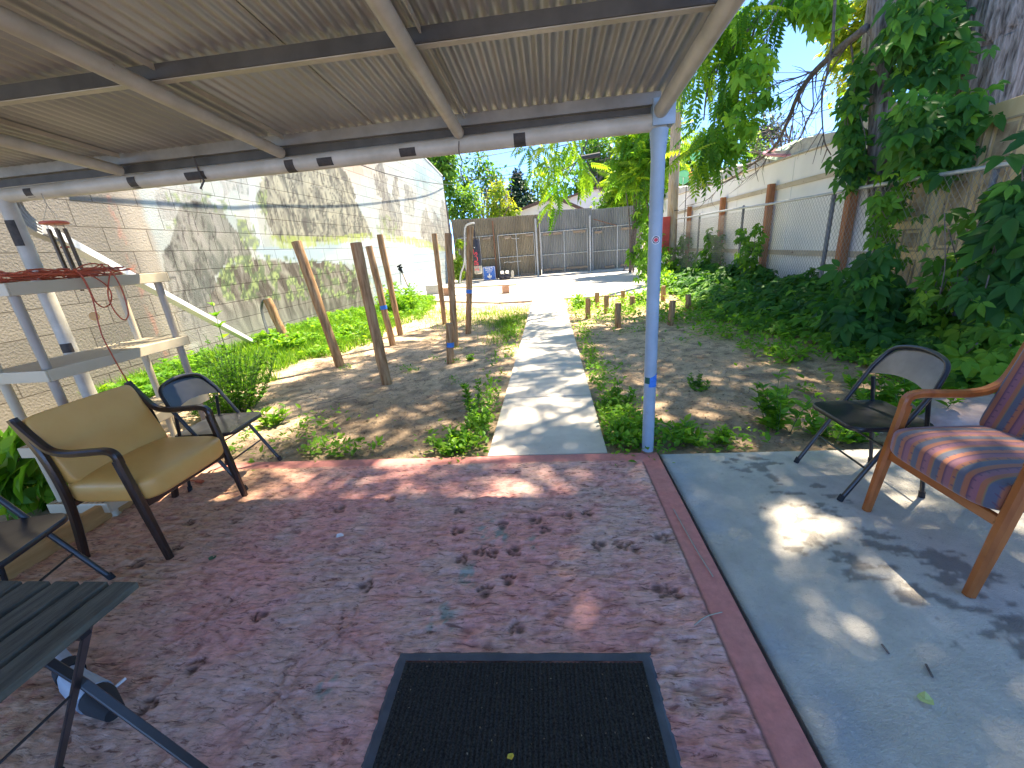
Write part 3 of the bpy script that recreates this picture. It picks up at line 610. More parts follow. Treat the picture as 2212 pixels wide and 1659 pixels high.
# ================================================================== PATIO ROOF
RX = [-2.75, -1.63, -.5, .66]
def rz(y): return 2.17+.085*(2.73-y)
def roof():
    r = thing('patio_roof', 'grey corrugated metal patio roof carried on round white pipes and a blue corner post', 'patio roof', (-1.5, 2.73, 0))
    per = .058
    for i, (x0, x1) in enumerate(((-4.3, -2.72), (-2.72, -1.6), (-1.6, -.47), (-.47, .70))):
        dz = .0
        x1 += .012; cut = [x0] + ([(x0+x1)/2] if i > 0 else []) + [x1]
        for j in range(len(cut)-1):
            a, bb = cut[j], cut[j+1]+(.02 if j+2 < len(cut) else -.004)
            xs = np.arange(a, bb, per/12); ys = np.array([-1.6, .2, 1.86, 2.86, 3.02])
            b = MB(); off = .004*j
            b.grid(lambda U, V: np.stack([U, V, rz(V)+.098+off+.0105*np.tanh(1.3*np.sin(U*2*PI/per)+.35)], -1), xs, ys)
            n0 = b.n; b.grid(lambda U, V: np.stack([U, V, rz(V)+.1+off+.0105*np.tanh(1.3*np.sin(U*2*PI/per)+.35)], -1), xs, ys)
            b.build('corrugated_sheet', M['roof'], r, smooth=True)
    for x in RX:
        b = MB(); b.tube([(x, -1.6, rz(-1.6)), (x, 2.70, rz(2.70))], .033 if x < .6 else .04, 16, caps=True); o = b.build('rafter', M['white_paint'], r, smooth=False, auto=True)
        if x < .6:
            b = MB()   # narrow angle iron seam beside each rafter
            b.bx(x+.045, x+.052, -1.6, 2.68, 0, .001)
            v = b.v[0]; v[:, 2] = np.where(v[:, 2] > .0005, .086, .062)+rz(v[:, 1]); b.build('seam_strip', M['white_paint'], r)
    for y, hh in ((-.6, .055), (.62, .055), (1.86, .055)):
        z = rz(y)+.033
        b = MB(); b.bx(-4.3, .72, y-.003, y+.003, z, z+.052); b.bx(-4.3, .72, y+.0035, y+.04, z, z+.004); pu = b.build('purlin', M['purlin_shade'], r)
        b = MB(); b.bx(-4.3, .72, y+.0045, y+.042, z-.0045, z-.0005); b.build('lit_flange', M['white_paint'], pu)  # pale strip paints the light caught by the flange below the dark face
    # front header pipe and channel
    b = MB(); b.tube([(-4.3, 2.745, 2.108), (-1.5, 2.745, 2.112), (.70, 2.745, 2.128)], .047, 20); beam = b.build('header_pipe', M['white_paint'], r, auto=True)
    b = MB(); b.bx(-4.3, .66, 2.742, 2.75, 2.16, 2.206); ch = b.build('header_gap_shade', M['purlin_shade'], r); b = MB(); b.bx(-4.3, .66, 2.70, 2.706, 2.207, 2.268); b.bx(-4.3, .66, 2.7065, 2.745, 2.207, 2.212); b.build('header_channel', M['purlin'], r)  # first box: dark plate standing in for the shaded gap above the pipe
    for px, wd in ((690, .05), (610, .03), (875, .05), (1122, .035), (395, .07), (250, .03), (8, .03)):
        x = onY(px, 300, 2.69)[0]
        a = np.linspace(-3.5, -1.7, 7) if wd < .045 else np.linspace(-3.3, -2.3, 5)
        b = MB()
        for k in range(len(a)-1):
            p = [(x-wd, 2.745+.0487*math.cos(t), 2.112+.016*(x+1.5)/2.2*(x > -1.5)+.0487*math.sin(t)) for t in (a[k], a[k+1])]
            b.add([p[0], (x+wd, *p[0][1:]), (x+wd, *p[1][1:]), p[1]], [(0, 1, 2, 3)])
        b.build('dark_patch', M['black_tape'], beam)
    # posts
    b = MB(); x = .665
    b.tube([(x, 2.745, -.02), (x, 2.745, 1.95), (x, 2.745, 2.09)], .041, 20, rs=[1, 1, 1.3]); post = b.build('post', M['blue_paint'], r, auto=True)
    b = MB(); b.tube([(x, 2.745, .0), (x, 2.745, .015)], .046, 20); b.build('weld_collar', M['rust'], post, auto=True)
    b = MB(); b.bx(x-.05, x+.075, 2.69, 2.80, 2.1, 2.235); b.build('gusset', M['blue_paint'], r, bevel=.004)
    def wrap(name, material, cx, z0, z1, a0, a1, slope=0, R=.0425, par=post):
        b = MB(); A = np.linspace(a0, a1, 10)
        b.grid(lambda U, V: np.stack([cx+R*np.cos(U), 2.745+R*np.sin(U), V+slope*(U-a0)*(V > (z0+z1)/2)], -1), A, np.array([z0, z1])); return b.build(name, material, par, smooth=True)
    wrap('blue_tape_band', M['tape'], x, .52, .585, -2.0, -.3, .02); wrap('green_tape_scrap', mat('green_tape', (.01, .09, .05), rough=.5), x, .545, .59, -2.7, -1.85, R=.043)
    zt = onY(1408, 519, 2.7)[2]
    for R_, mt, k in ((.026, M['white'], .0008), (.021, M['black_metal'], .0016), (.015, M['white'], .0024), (.012, M['red'], .0032)):
        b = MB(); A = np.arange(20)*2*PI/20; ca = -PI/2-.12
        pts = []
        for a in A:
            th = ca+R_*math.cos(a)/.042; rr = .0415+k; pts.append((x+rr*math.cos(th), 2.745+rr*math.sin(th), zt+R_*math.sin(a)))
        b.add(pts, [tuple(range(20))]); b.build('target_sticker', mt, post)
    b = MB(); xl = -3.73
    b.tube([(xl, 2.745, -.02), (xl, 2.745, 2.12)], .046, 20); pl = b.build('post', M['white_paint'], r, auto=True)
    pl['label'] = 'white painted left post with dark tape bands'
    wrap('dark_tape_band', M['black_tape'], xl, 1.78, 1.95, -2.2, -.6, R=.0472, par=pl); wrap('dark_tape_band', M['black_tape'], xl, 1.0, 1.07, -1.9, -.2, R=.0472, par=pl)
    # elbow and downspout
    t = thing('downspout', 'long white corrugated downspout slanting from the roof corner to the foot of the block wall', 'downspout', (-3.8, 2.86, 1.9))
    def rect(w, h):
        P = []
        for k in range(9): P.append((-w/2+w*k/8, -h/2+(.004 if k % 2 else 0)))
        for k in range(9): P.append((w/2-w*k/8, h/2-(.004 if k % 2 else 0)))
        return P
    A = np.array([-3.78, 2.93, 1.9]); Bq = np.array([-5.72, 7.2, .12])
    b = MB(); b.sweep([A, A+(Bq-A)*.5, Bq], rect(.085, .065)); b.build('pipe', M['spout'], t)
    e = catmull([(-3.83, 2.84, 2.13), (-3.83, 2.85, 2.02), (-3.81, 2.89, 1.93), A+(Bq-A)*.03], 8)
    b = MB(); b.sweep(e, rect(.09, .07), up=(1, 0, 0), scale=[1+.05*(i % 2) for i in range(len(e))]); b.build('elbow', M['spout_grey'], t)
roof()
def hang():
    t = thing('wind_chime', 'wind chime with a red wooden disc and dark bronze tubes hanging from the header pipe', 'wind chime', (-3.37, 2.70, 1.9))
    cx, cy = -3.37, 2.70
    b = MB(); b.lathe((cx, cy, 1.895), [(.0, 0), (.07, 0), (.076, .006), (.076, .012), (.07, .018), (0, .018)], 28); b.build('disc', M['terra'], t, auto=True)
    b = MB()
    for a in (0, 2.1, 4.2): b.tube([(cx+.05*math.cos(a), cy+.05*math.sin(a), 1.91), (cx, cy, 2.02)], .0012, 4)
    b.tube([(cx, cy, 2.02), (cx-.01, cy, 2.09)], .0025, 5); b.tube([(cx, cy, 1.895), (cx+.02, cy+.0, 1.29)], .001, 4); b.build('string', M['string'], t)
    for k in range(6):
        a = k*PI/3+.3; L = .27+.03*k; x, y = cx+.045*math.cos(a), cy+.045*math.sin(a)
        b = MB(); b.tube([(x, y, 1.865), (x+.01, y, 1.865-L)], .0105, 12); b.tube([(x, y, 1.895), (x, y, 1.86)], .001, 4); b.build('chime_tube', M['bronze'], t, auto=True)
    b = MB(); b.lathe((cx+.006, cy, 1.74), [(0, 0), (.024, 0), (.024, .01), (0, .01)], 18); b.build('striker', M['terra'], t)
    b = MB(); b.lathe((cx+.02, cy-.003, 1.26), [(0, -.003), (.032, -.003), (.032, .003), (0, .003)], 22, axis=(.35, -1, .1)); b.build('wind_sail', M['amber'], t)
    px = onY(425, 350, 2.69); e = onY(433, 408, 2.69)
    b = MB(); b.bar([(px[0]-.01, 2.69, 2.2), (px[0], 2.685, 2.1), (px[0]+.015, 2.688, 2.06), (e[0], 2.69, e[2])], .012, .004, up=(0, 1, 0)); b.tube([(px[0]+.01, 2.69, 2.07), (e[0]+.02, 2.69, e[2]+.07), (e[0]+.01, 2.69, e[2]-.01)], .002, 4)
    tag(b.build('strap', M['black_tape']), 'black strap knotted round the header pipe and hanging loose', 'strap')
    p = onY(991, 300, 2.7); b = MB(); b.tube(catmull([(p[0], 2.7, 2.13), (p[0]-.006, 2.69, 2.07), (p[0]+.008, 2.69, 2.02), (p[0]-.006, 2.69, 1.97), (p[0]+.004, 2.69, 1.93)], 4), .0035, 5)
    tag(b.build('twine', M['twig']), 'dry twisted twine dangling from the end of a rafter', 'twine')
hang()
# ================================================================== SHELVING
def shelving():
    t = thing('shelving_unit', 'tall almond plastic shelving unit standing by the left roof post', 'shelving unit', (-3.15, 2.48, 0))
    x0, x1, y0, y1 = -3.38, -2.93, 1.99, 2.98
    for z in (1.53, 1.035, .545, .13):
        b = MB(); w = .012; h = .07
        c = .05
        ring = [(x0, y0+.0), (x1-c, y0), (x1, y0+c*.0), (x1, y1), (x0, y1)]
        b.bx(x0, x1, y0, y0+w, z-h, z); b.bx(x0, x1, y1-w, y1, z-h, z); b.bx(x0, x0+w, y0+w+.0005, y1-w-.0005, z-h, z); b.bx(x1-w, x1, y0+w+.0005, y1-w-.0005, z-h, z)
        s = b.build('shelf', M['shelf'], t, bevel=.004)
        g = MB()
        for k in range(11):
            x = x0+.03+k*(x1-x0-.06)/10; g.bx(x-.009, x+.009, y0+w+.001, y1-w-.001, z-.014, z-.002)
        for k in range(14):
            y = y0+.05+k*(y1-y0-.1)/13; g.bx(x0+w+.001, x1-w-.001, y-.006, y+.006, z-.022, z-.0145)
        g.build('shelf_grid', M['shelf'], s)
        for x in (x0+.055, x1-.055):
            for y in (y0+.055, y1-.055):
                if z > .2:
                    zb = {1.53: 1.035, 1.035: .545, .545: .13}[z]
                    b = MB(); b.tube([(x, y, zb-.012), (x, y, z-.06)], .024, 16, rs=[.93, 1.04]); b.build('leg', M['shelf_leg'] if x > -3.1 else M['shelf'], t, auto=True)
                else:
                    b = MB(); b.lathe((x, y, -.03 if x < -3 else 0), [(.036, 0), (.036, .008), (.028, .02), (.03, .1 if x < -3 else .062)], 16); b.build('foot', M['shelf'], t, auto=True)
    # cord
    def Z3(x, y): return (x/2.765/1.736, (700+y/2.765)/1.736)
    c = thing('extension_cord', 'tangled orange extension cord heaped on the top shelf and hanging in loops', 'cord', (-3.05, 2.3, 1.53))
    rs = np.random.RandomState(5); b = MB()
    for k in range(15):
        cx, cy = -3.1+rs.uniform(-.05, .08), 2.33+rs.uniform(-.12, .12); a = rs.uniform(.1, .2); bb = rs.uniform(.18, .36); ph = rs.rand()*6
        P = [(cx+a*math.cos(q)+.02*math.sin(3*q+ph), cy+bb*math.sin(q)+.02*math.cos(2*q+ph), 1.537+.012*(k % 4)+.018*(1+math.sin(q*2+ph))*rs.rand()) for q in np.linspace(ph, ph+5.6, 26)]
        P = [(min(max(p[0], -3.37), -2.92), p[1], p[2]) for p in P]; b.tube(P, .0042, 6)
    b.build('coil', M['cord'], c, smooth=True)
    def tr(pts, X=-2.915, r=.0042, name='loop'):
        P = [onX(*Z3(*p), X) for p in pts]; q = MB(); q.tube(catmull(P, 7), r, 7); return q.build(name, M['cord'], c, smooth=True)
    tr([(700, 870), (780, 880), (850, 930), (920, 1050), (970, 1160), (1010, 1215), (1075, 1250), (1140, 1215), (1155, 1120), (1110, 1030), (1000, 950), (900, 905)])
    tr([(780, 860), (880, 810), (1000, 800), (1110, 850), (1190, 930), (1260, 1060), (1310, 1210), (1330, 1330), (1290, 1382), (1220, 1330), (1160, 1240), (1120, 1120), (1130, 960), (1150, 880)], X=-2.905)
    p2 = [onX(*Z3(*p), -2.91) for p in [(760, 850), (850, 940), (940, 1110), (985, 1260), (1030, 1450), (1110, 1650)]]
    e = onX((880/1.728)/1.736, (960+900/1.728)/1.736, -2.92); p2 += [e, (-2.93, e[1]+.12, .3), (-2.9, 2.5, .05), (-2.82, 2.46, .012), (-2.72, 2.44, .012)]
    q = MB(); q.tube(catmull(p2, 7), .0042, 7); q.build('hanging_run', M['cord'], c, smooth=True)
    q = MB(); q.bar([(-2.73, 2.44, .014), (-2.67, 2.425, .014)], .028, .02); q.bar([(-2.67, 2.425, .018), (-2.655, 2.42, .018)], .016, .004); q.build('plug', M['cord'], c)
    q = MB(); q.tube(catmull([(-3.7, 1.9, 1.68), (-3.35, 2.0, 1.62), (-3.15, 2.15, 1.575), (-3.05, 2.4, 1.56)], 6), .0042, 7); q.build('loop', M['cord'], c, smooth=True)
    b = MB(); b.box((-3.02, 2.0+.02, 0), (.001, .001, .001))
    tm = MB(); tm.bar([(-3.03, .9, .045), (-2.995, 1.8, .045), (-2.985, 3.0, .045)], .05, .15, c=.12)
    tag(tm.build('landscape_timber', M['timber'], auto=False), 'orange stained timber edging along the left side of the pink patio', 'timber')
shelving()
# ================================================================== FOLDING CHAIRS
def folding():
    t = thing('folding_chair', 'black metal folding chair beside the shelving unit, behind the tan armchair', 'folding chair', (0, 0, 0), 'black metal folding chairs')
    W = .215
    def outline(x0, x1, y, r, n=6):
        pts = []
        for cx, cy, a0 in ((x1-r[1], y-r[1], 0), (x0+r[0], y-r[0], PI/2), (x0+r[0], -y+r[0], PI), (x1-r[1], -y+r[1], 1.5*PI)):
            rr = r[1] if cx > 0 else r[0]
            for k in range(n): a = a0+PI/2*k/(n-1); pts.append((cx+rr*math.cos(a), cy+rr*math.sin(a)))
        return pts
    o = outline(-.2, .215, .2, (.04, .07)); b = MB(); n = len(o)
    lay = [(1.0, .418), (1.01, .425), (1.01, .437), (.985, .444), (.93, .441), (.6, .436), (.01, .434)]
    V = [[(x*s, y*s, z) for x, y in o] for s, z in lay]; V = np.array(V).reshape(-1, 3)
    f = [(i*n+j, i*n+(j+1) % n, (i+1)*n+(j+1) % n, (i+1)*n+j) for i in range(len(lay)-1) for j in range(n)]+[tuple((len(lay)-1)*n+j for j in range(n)), tuple(range(n))[::-1]]
    b.add(V, f); b.build('seat', M['black_metal'], t, auto=True)
    # front-leg/back-upright hoop
    def line(z): return .22-.42*z/.8
    def hoop(k): return None
    P = [(line(0), -W, 0), (line(.44), -W, .44), (line(.66), -W, .66)]
    top = [(line(.76), -W+.03, .755), (line(.8), -W+.09, .795), (line(.815), 0, .812), (line(.8), W-.09, .795), (line(.76), W-.03, .755)]
    P = P[:2]+catmull([P[2]]+top+[(line(.66), W, .66)], 5)+[(line(.44), W, .44), (line(0), W, 0)]
    b = MB(); b.tube(P, .0125, 10); b.build('front_frame', M['black_metal'], t, auto=True)
    b = MB()
    ys = np.linspace(-W+.006, W-.006, 15)
    def bk(U, V):
        u = U/(W-.006); top_ = .80-.085*np.abs(u)**3.2; bot = .615+.035*(1-u**2)*1.0
        z = bot+(top_-bot)*V; return np.stack([.22-.42*z/.8-.03*(1-u**2)*.6-.004, U, z], -1)
    b.grid(bk, ys, np.linspace(0, 1, 7)); b.grid(lambda U, V: bk(U, V)+np.array([-.006, 0, 0]), ys, np.linspace(0, 1, 7)); b.build('backrest', M['black_metal'], t, smooth=True)
    for s in (-1, 1):
        y = s*(W-.024)
        b = MB(); b.tube([(-.225, y, 0), (-.175, y, .3), (-.125, y, .6)], .011, 10); b.build('rear_leg', M['black_metal'], t, auto=True)
        for x, yy in ((.22, s*W), (-.225, y)):
            b = MB(); b.tube([(x, yy, 0), (x-.012 if x > 0 else x+.005, yy, .035)], .0155, 10); b.build('foot_cap', M['black_rubber'], t, auto=True)
        b = MB(); b.bar([(-.02, s*(W-.012), .42), (-.175, s*(W-.03), .405)], .004, .02); b.build('seat_bracket', M['black_metal'], t)
    for x, z, ww in ((line(.2), .2, W), (-.2, .16, W-.024), (line(.33), .33, W)):
        b = MB(); b.tube([(x, -ww, z), (x, ww, z)], .006, 8); b.build('crossbar', M['black_metal'], t, auto=True)
    return t
fc = folding()
fc.location = (-2.47, 2.53, 0); fc.rotation_euler.z = rad(3)
f2 = copy_tree(fc); f2.location = (1.81, 2.33, 0); f2.rotation_euler.z = rad(180); f2['label'] = 'black metal folding chair on the grey slab behind the striped armchair'
refl_grey = mat('reflection_grey_steel', (.12, .115, .1), (.2, .19, .17), scale=5, rough=.3, metal=.6)  # for the black enamel backrest: grey base colour paints in its reflection
for ch in f2.children:
    if ch.name.startswith('backrest'): ch.material_slots[0].link = 'OBJECT'; ch.material_slots[0].material = refl_grey; ch['label'] = 'pale grey reflective backrest'
f3 = copy_tree(fc); f3.location = (-2.53, 1.235, 0); f3.rotation_euler.z = rad(15); f3['label'] = 'black metal folding chair cut off by the left edge, in front of the tan armchair'
# ================================================================== ARMCHAIRS
def armchair(name, label, x0, s, yn, yf, wood, cloth, back, seatz, legw):
    """x = x0 + s*u, u pointing from front (0) to rear"""
    t = thing(name, label, 'armchair', (x0+s*.25, (yn+yf)/2, 0))
    T = lambda u, y, z: (x0+s*u, y, z)
    for y in (yn, yf):
        b = MB(); b.bar([T(-.01, y, 0), T(.02, y, .3), T(.055, y, .62)], legw, legw*1.05, scale=[.8, 1, 1]); b.build('front_leg', M[wood], t, auto=True)
        b = MB(); b.bar(catmull([T(.045, y, .6), T(.055, y, .655), T(.1, y, .675), T(.2, y, .672), T(.33, y, .668), T(.42, y, .69), T(.48, y, .76), T(.545, y, back-.01)], 5), legw*.95, legw*.8); b.build('armrest', M[wood], t, auto=True)
        b = MB(); b.bar(catmull([T(.53, y, 0), T(.475, y, .25), T(.455, y, .45), T(.475, y, .66), T(.55, y, back+.0)], 4), legw*.85, legw*1.0, scale=None); b.build('rear_leg', M[wood], t, auto=True)
    for u, z in ((.03, .345), (.46, .36)):
        b = MB(); b.bar([T(u, yn+.01, z), T(u, yf-.01, z)], .02, .05); b.build('seat_rail', M[wood], t)
    w = yf-yn-legw*.7; cy = (yn+yf)/2
    R = None
    def fs(V):
        V = V.copy(); q = V[:, 1]/(w/2); uu = V[:, 0]/.26; V[:, 2] += (V[:, 2] > 0)*(.02*(1-q**2)*(1-uu**2)); return V
    b = MB(); b.blob(T(.235, cy, seatz-.055), (.54, w+.02, .15), .36, 48, fn=fs); b.build('seat', M[cloth], t, smooth=True)
    # back cushion leaning
    dz = back-.02-seatz; L = math.hypot(dz, .13); zc = seatz+dz/2; uc = .475
    a = math.atan2(.13, dz)*s
    Rm = np.array([[math.cos(a), 0, math.sin(a)], [0, 1, 0], [-math.sin(a), 0, math.cos(a)]])
    b = MB(); b.blob(T(uc, cy, zc), (.075, w+.0, L+.02), .16, 48, R=Rm); b.build('backrest', M[cloth], t, smooth=True)
    return t
# striped fabric
def striped():
    m, n, l, b = new_mat('striped_fabric'); tc = n.new('ShaderNodeTexCoord'); sp = n.new('ShaderNodeSeparateXYZ'); l.new(tc.outputs['Object'], sp.inputs[0])
    def math_(op, a, bb, c=None):
        q = n.new('ShaderNodeMath'); q.operation = op
        for i, v in enumerate((a, bb, c)):
            if v is None: continue
            if isinstance(v, (int, float)): q.inputs[i].default_value = v
            else: l.new(v, q.inputs[i])
        return q.outputs[0]
    wob = math_('MULTIPLY', math_('SINE', math_('MULTIPLY', sp.outputs[0], 11), 0), .012)
    y = math_('ADD', sp.outputs[1], wob); fr = math_('FRACT', math_('MULTIPLY', y, 9.5), 0)
    P, O, B_, D = (.24, .085, .11), (.3, .1, .045), (.08, .085, .12), (.08, .025, .06)
    r = ramp(n, [(0, P), (.2, (.22, .085, .11)), (.3, D), (.33, O), (.5, O), (.56, B_), (.78, B_), (.82, (.2, .14, .06)), (.86, O)]); l.new(fr, r.inputs[0])
    dx = math_('ABSOLUTE', math_('SUBTRACT', math_('FRACT', math_('MULTIPLY', math_('ADD', sp.outputs[0], sp.outputs[2]), 26), 0), .5), 0)
    dy = math_('ABSOLUTE', math_('SUBTRACT', math_('FRACT', math_('MULTIPLY', y, 14.4), 0), .3), 0)
    dot = math_('LESS_THAN', math_('ADD', math_('MULTIPLY', dx, dx), math_('MULTIPLY', dy, dy)), .012)
    mx = n.new('ShaderNodeMix'); mx.data_type = 'RGBA'; mx.inputs[7].default_value = (.09, .04, .07, 1); l.new(math_('MULTIPLY', dot, .75), mx.inputs[0]); l.new(r.outputs[0], mx.inputs[6]); l.new(mx.outputs[2], b.inputs['Base Color'])
    b.inputs['Roughness'].default_value = .85; b.inputs['Sheen Weight'].default_value = .3
    nz = n.new('ShaderNodeTexNoise'); nz.inputs['Scale'].default_value = 320; l.new(tc.outputs['Object'], nz.inputs['Vector'])
    bp = n.new('ShaderNodeBump'); bp.inputs['Strength'].default_value = .35; bp.inputs['Distance'].default_value = .002; l.new(nz.outputs[0], bp.inputs['Height']); l.new(bp.outputs[0], b.inputs['Normal'])
    M['stripe'] = m
striped()
armchair('vinyl_armchair', 'wide tan vinyl armchair with dark wooden frame beside the shelving', -2.2, -1, 1.655, 2.25, 'dark_wood', 'vinyl', .87, .475, .042)
armchair('striped_armchair', 'orange wood armchair with striped purple and rust fabric at the right edge', 1.68, 1, 1.455, 2.025, 'oak', 'stripe', 1.02, .5, .046)
# ================================================================== SLATTED TABLE
def table():
    t = thing('slatted_table', 'small weathered black slatted folding table in the lower left corner', 'table', (-1.46, .52, 0))
    for k in range(6):
        x1 = -1.18-k*.0935
        b = MB(); b.box((x1-.038, .52, .69), (.074, .545, .02)); b.build('slat', M['slat'], t, bevel=.003)
    for y in (.35, .66):
        b = MB(); b.bx(-1.72, -1.2, y-.012, y+.012, .655, .684); b.build('batten', M['black_metal'], t)
    for y, d in ((.69, 0), (.34, 0)):
        b = MB(); b.bar([(-1.205, y-.012, .68), (-1.37, y-.012, .42), (-1.64, y-.012, 0)], .01, .024, up=(0, 1, 0)); b.build('leg', M['black_metal'], t)
        b = MB(); b.bar([(-1.6, y+.012, .68), (-1.37, y+.012, .42), (-1.09, y+.012, 0)], .01, .024, up=(0, 1, 0)); b.build('leg', M['black_metal'], t)
    b = MB(); b.tube([(-1.37, .34, .42), (-1.37, .69, .42)], .004, 8); b.build('tie_rod', M['black_metal'], t)
    b = MB(); b.tube([(-1.6, .34, .05), (-1.6, .69, .05)], .006, 8); b.build('tie_rod', M['black_metal'], t)
    q = thing('blower_tube', 'grey plastic tube with a black end lying on the patio under the slatted table', 'tube', (-1.9, .95, 0))
    b = MB(); b.tube([(-2.2, 1.1, .055), (-2.0, 1.005, .05), (-1.88, .945, .055), (-1.72, .89, .06)], .04, 16, rs=[.6, .75, 1.05, 1.3]); b.build('tube', M['tube'], q, auto=True)
    b = MB(); b.tube([(-1.735, .895, .062), (-1.69, .88, .064), (-1.6, .85, .05)], .048, 16, rs=[.95, 1, .6]); b.build('nozzle', M['black_rubber'], q, auto=True)
    b = MB(); b.tube([(-1.985, 1.0, .052), (-1.93, .972, .052)], .043, 16); b.build('collar', M['black_rubber'], q, auto=True)
    p = G(10, 1600); b = MB(); b.tube(catmull([G(-20, 1540), G(5, 1570), G(30, 1602), G(58, 1618)], 5), .004, 6); tag(b.build('rope', M['string']), 'short pale rope end lying at the left edge of the patio', 'rope')
table()
# ================================================================== MAT
def doormat():
    t = thing('door_mat', 'large black ribbed door mat with a grey rubber border on the pink patio', 'door mat', (-.17, .75, 0))
    a = rad(1.6); R = rotz(a); c0 = np.array([-.16, .72, 0])
    b = MB(); w, h = .985, .86
    o = np.array([(-w/2, -h/2), (w/2, -h/2), (w/2, h/2), (-w/2, h/2)]); V = []
    for s, z in ((0, .004), (.014, .0145), (.042, .0145)): V += [(x-np.sign(x)*s, y-np.sign(y)*s, z) for x, y in o]
    V = np.array(V)@R.T+c0; f = [(i*4+j, i*4+(j+1) % 4, (i+1)*4+(j+1) % 4, (i+1)*4+j) for i in range(2) for j in range(4)]
    b.add(V, f); b.build('border', mat('grey_rubber_border', (.05, .058, .07), (.085, .095, .11), scale=12, rough=.7, bump=.1), t)
    xs = np.arange(-w/2+.042, w/2-.041, .0028); ys = np.arange(-h/2+.042, h/2-.041, .016)
    X, Y = np.meshgrid(xs, ys, indexing='ij'); z = .0135+.0045*(np.sin(X*2*PI/.0165)*.5+.5)+.002*vn(X*300, Y*120, 3)
    P = np.stack([X, Y, z], -1).reshape(-1, 3)@R.T+c0; g = MB(); g.grid(lambda U, V: P.reshape(len(xs), len(ys), 3), xs, ys)
    g.build('carpet', mat('black_carpet', (.024, .022, .019), (.085, .08, .07), scale=160, rough=1, bump=.9, bscale=500, spec=.1, spots=(330, .72, (.13, .12, .11))), t)
    n = 110; x = RS.uniform(-.45, .45, n); y = RS.uniform(-.4, .4, n); P = np.stack([x, y, np.full(n, .021)], 1)@R.T+c0; D = rv(n); D[:, 2] *= .1
    o = scatter('mat_crumbs', M['dry'], None, quadleaf, P, D, np.tile([0, 0, 1.], (n, 1))+.2*rv(n), .003+.006*RS.rand(n), rnd=.5+.5*RS.rand(n)); tag(o, 'tiny crumbs and leaf bits caught in the black door mat', 'crumbs', kind='stuff')
doormat()
def bits():
    def crumple(name, label, cat, p, r, material, seed):
        rs = np.random.RandomState(seed); b = MB(); n = 7; ring = [(p[0]+r*math.cos(a)*rs.uniform(.7, 1.1), p[1]+r*math.sin(a)*rs.uniform(.7, 1.1), p[2]+.006+rs.uniform(0, r*.5)) for a in np.arange(n)*2*PI/n]
        b.add([(p[0], p[1], p[2]+r*.35)]+ring, [(0, 1+i, 1+(i+1) % n) for i in range(n)]); tag(b.build(name, material), label, cat)
    crumple('paper_scrap', 'crumpled white paper scrap on the pink patio', 'paper', G(735, 1160), .026, M['paper'], 1)
    b = MB(); p = G(260, 1480); b.tube([(p[0], p[1]-.018, .012), (p[0]+.008, p[1]+.018, .012)], .006, 8); tag(b.build('white_stub', M['white']), 'small white stub lying on the patio near the table leg', 'stub')
    crumple('fallen_leaf', 'pale yellow green leaf lying on the grey slab', 'leaf', G(1997, 1515), .026, mat('pale_leaf', (.5, .55, .2), rough=.6), 3)
    crumple('fallen_leaf', 'tiny yellow leaf near the bottom of the door mat', 'leaf', G(1103, 1637, .02), .011, mat('yellow_leaf', (.6, .5, .05), rough=.6), 4)
    crumple('fallen_leaf', 'dark green leaf scrap on the patio by the tan armchair', 'leaf', G(460, 1208), .022, mat('green_leaf', (.04, .1, .04), rough=.6), 5)
    crumple('fallen_leaf', 'small yellowish leaf just left of the white paper scrap', 'leaf', G(655, 1193), .014, mat('ochre_leaf', (.35, .3, .08), rough=.6), 6)
    b = MB(); b.tube(catmull([G(1455, 1100, .01), G(1500, 1180, .012), G(1540, 1245, .01)], 5), .003, 5); tag(b.build('dry_stalk', M['string']), 'long dry stalk lying along the joint beside the grey slab', 'stalk')
    b = MB(); b.tube(catmull([G(1500, 1350, .01), G(1525, 1332, .014), G(1560, 1322, .01)], 5), .0025, 5); tag(b.build('dry_stalk', M['string']), 'short dry stalk lying on the pink border strip', 'stalk')
    for (px, py, px2, py2, lb) in ((1905, 1392, 1920, 1412, 'short dark twig in the middle of the grey slab'), (2000, 1435, 2014, 1462, 'pale brown twig nearest the oak chair leg on the grey slab')):
        b = MB(); b.tube([G(px, py, .006), G(px2, py2, .006)], .004, 5); tag(b.build('twig', M['twig']), lb, 'twig')
bits()
# ================================================================== LEANING POLES
def pole(base, top, r, label, Yb=None, dY=0, tape=None, group='leaning training poles in the soil', name='training_pole'):
    B = np.array(G(*base)) if Yb is None else np.array(base)
    T = np.array(onY(top[0], top[1], B[1]+dY)); B[2] = float(mound(B[0], B[1]))-.05
    t = thing(name, label, 'pole', tuple(B), group)
    rs = np.random.RandomState(int(abs(base[0]*7)) % 997); K = 9; ax = T-B; L = np.linalg.norm(ax); ax /= L
    side = np.cross(ax, [0, 1, 0]); pts = [B+ax*L*k/K+side*rs.uniform(-.006, .006) for k in range(K+1)]
    b = MB(); b.tube(pts, r, 18, rs=[rs.uniform(.95, 1.05) for _ in pts]); b.build('shaft', M['pole'], t, auto=True)
    b = MB(); b.lathe(T+ax*.001, [(r*.93, 0), (r*.9, .004), (0, .006)], 18, axis=ax); b.build('cut_end', M['pole_end'], t)
    if tape is not None:
        f = tape; b = MB(); P = B+ax*L*f; b.tube([P-ax*.035, P+ax*.035], r*1.07, 18, caps=False); b.build('tape_band', M['tape'], t, smooth=True)
    return t
pole((735, 785), (640, 522), .068, 'tall split leaning pole nearest the mural, left of the darker pole')
pole((835, 822), (768, 525), .064, 'tall dark pole nearest the camera in the left garden')
pole((848, 742), (797, 532), .058, 'leaning pole with a wrinkled blue tape band below its middle', tape=.42)
pole((865, 720), (820, 507), .06, 'tall leaning pole without tape standing right behind the blue taped leaning pole')
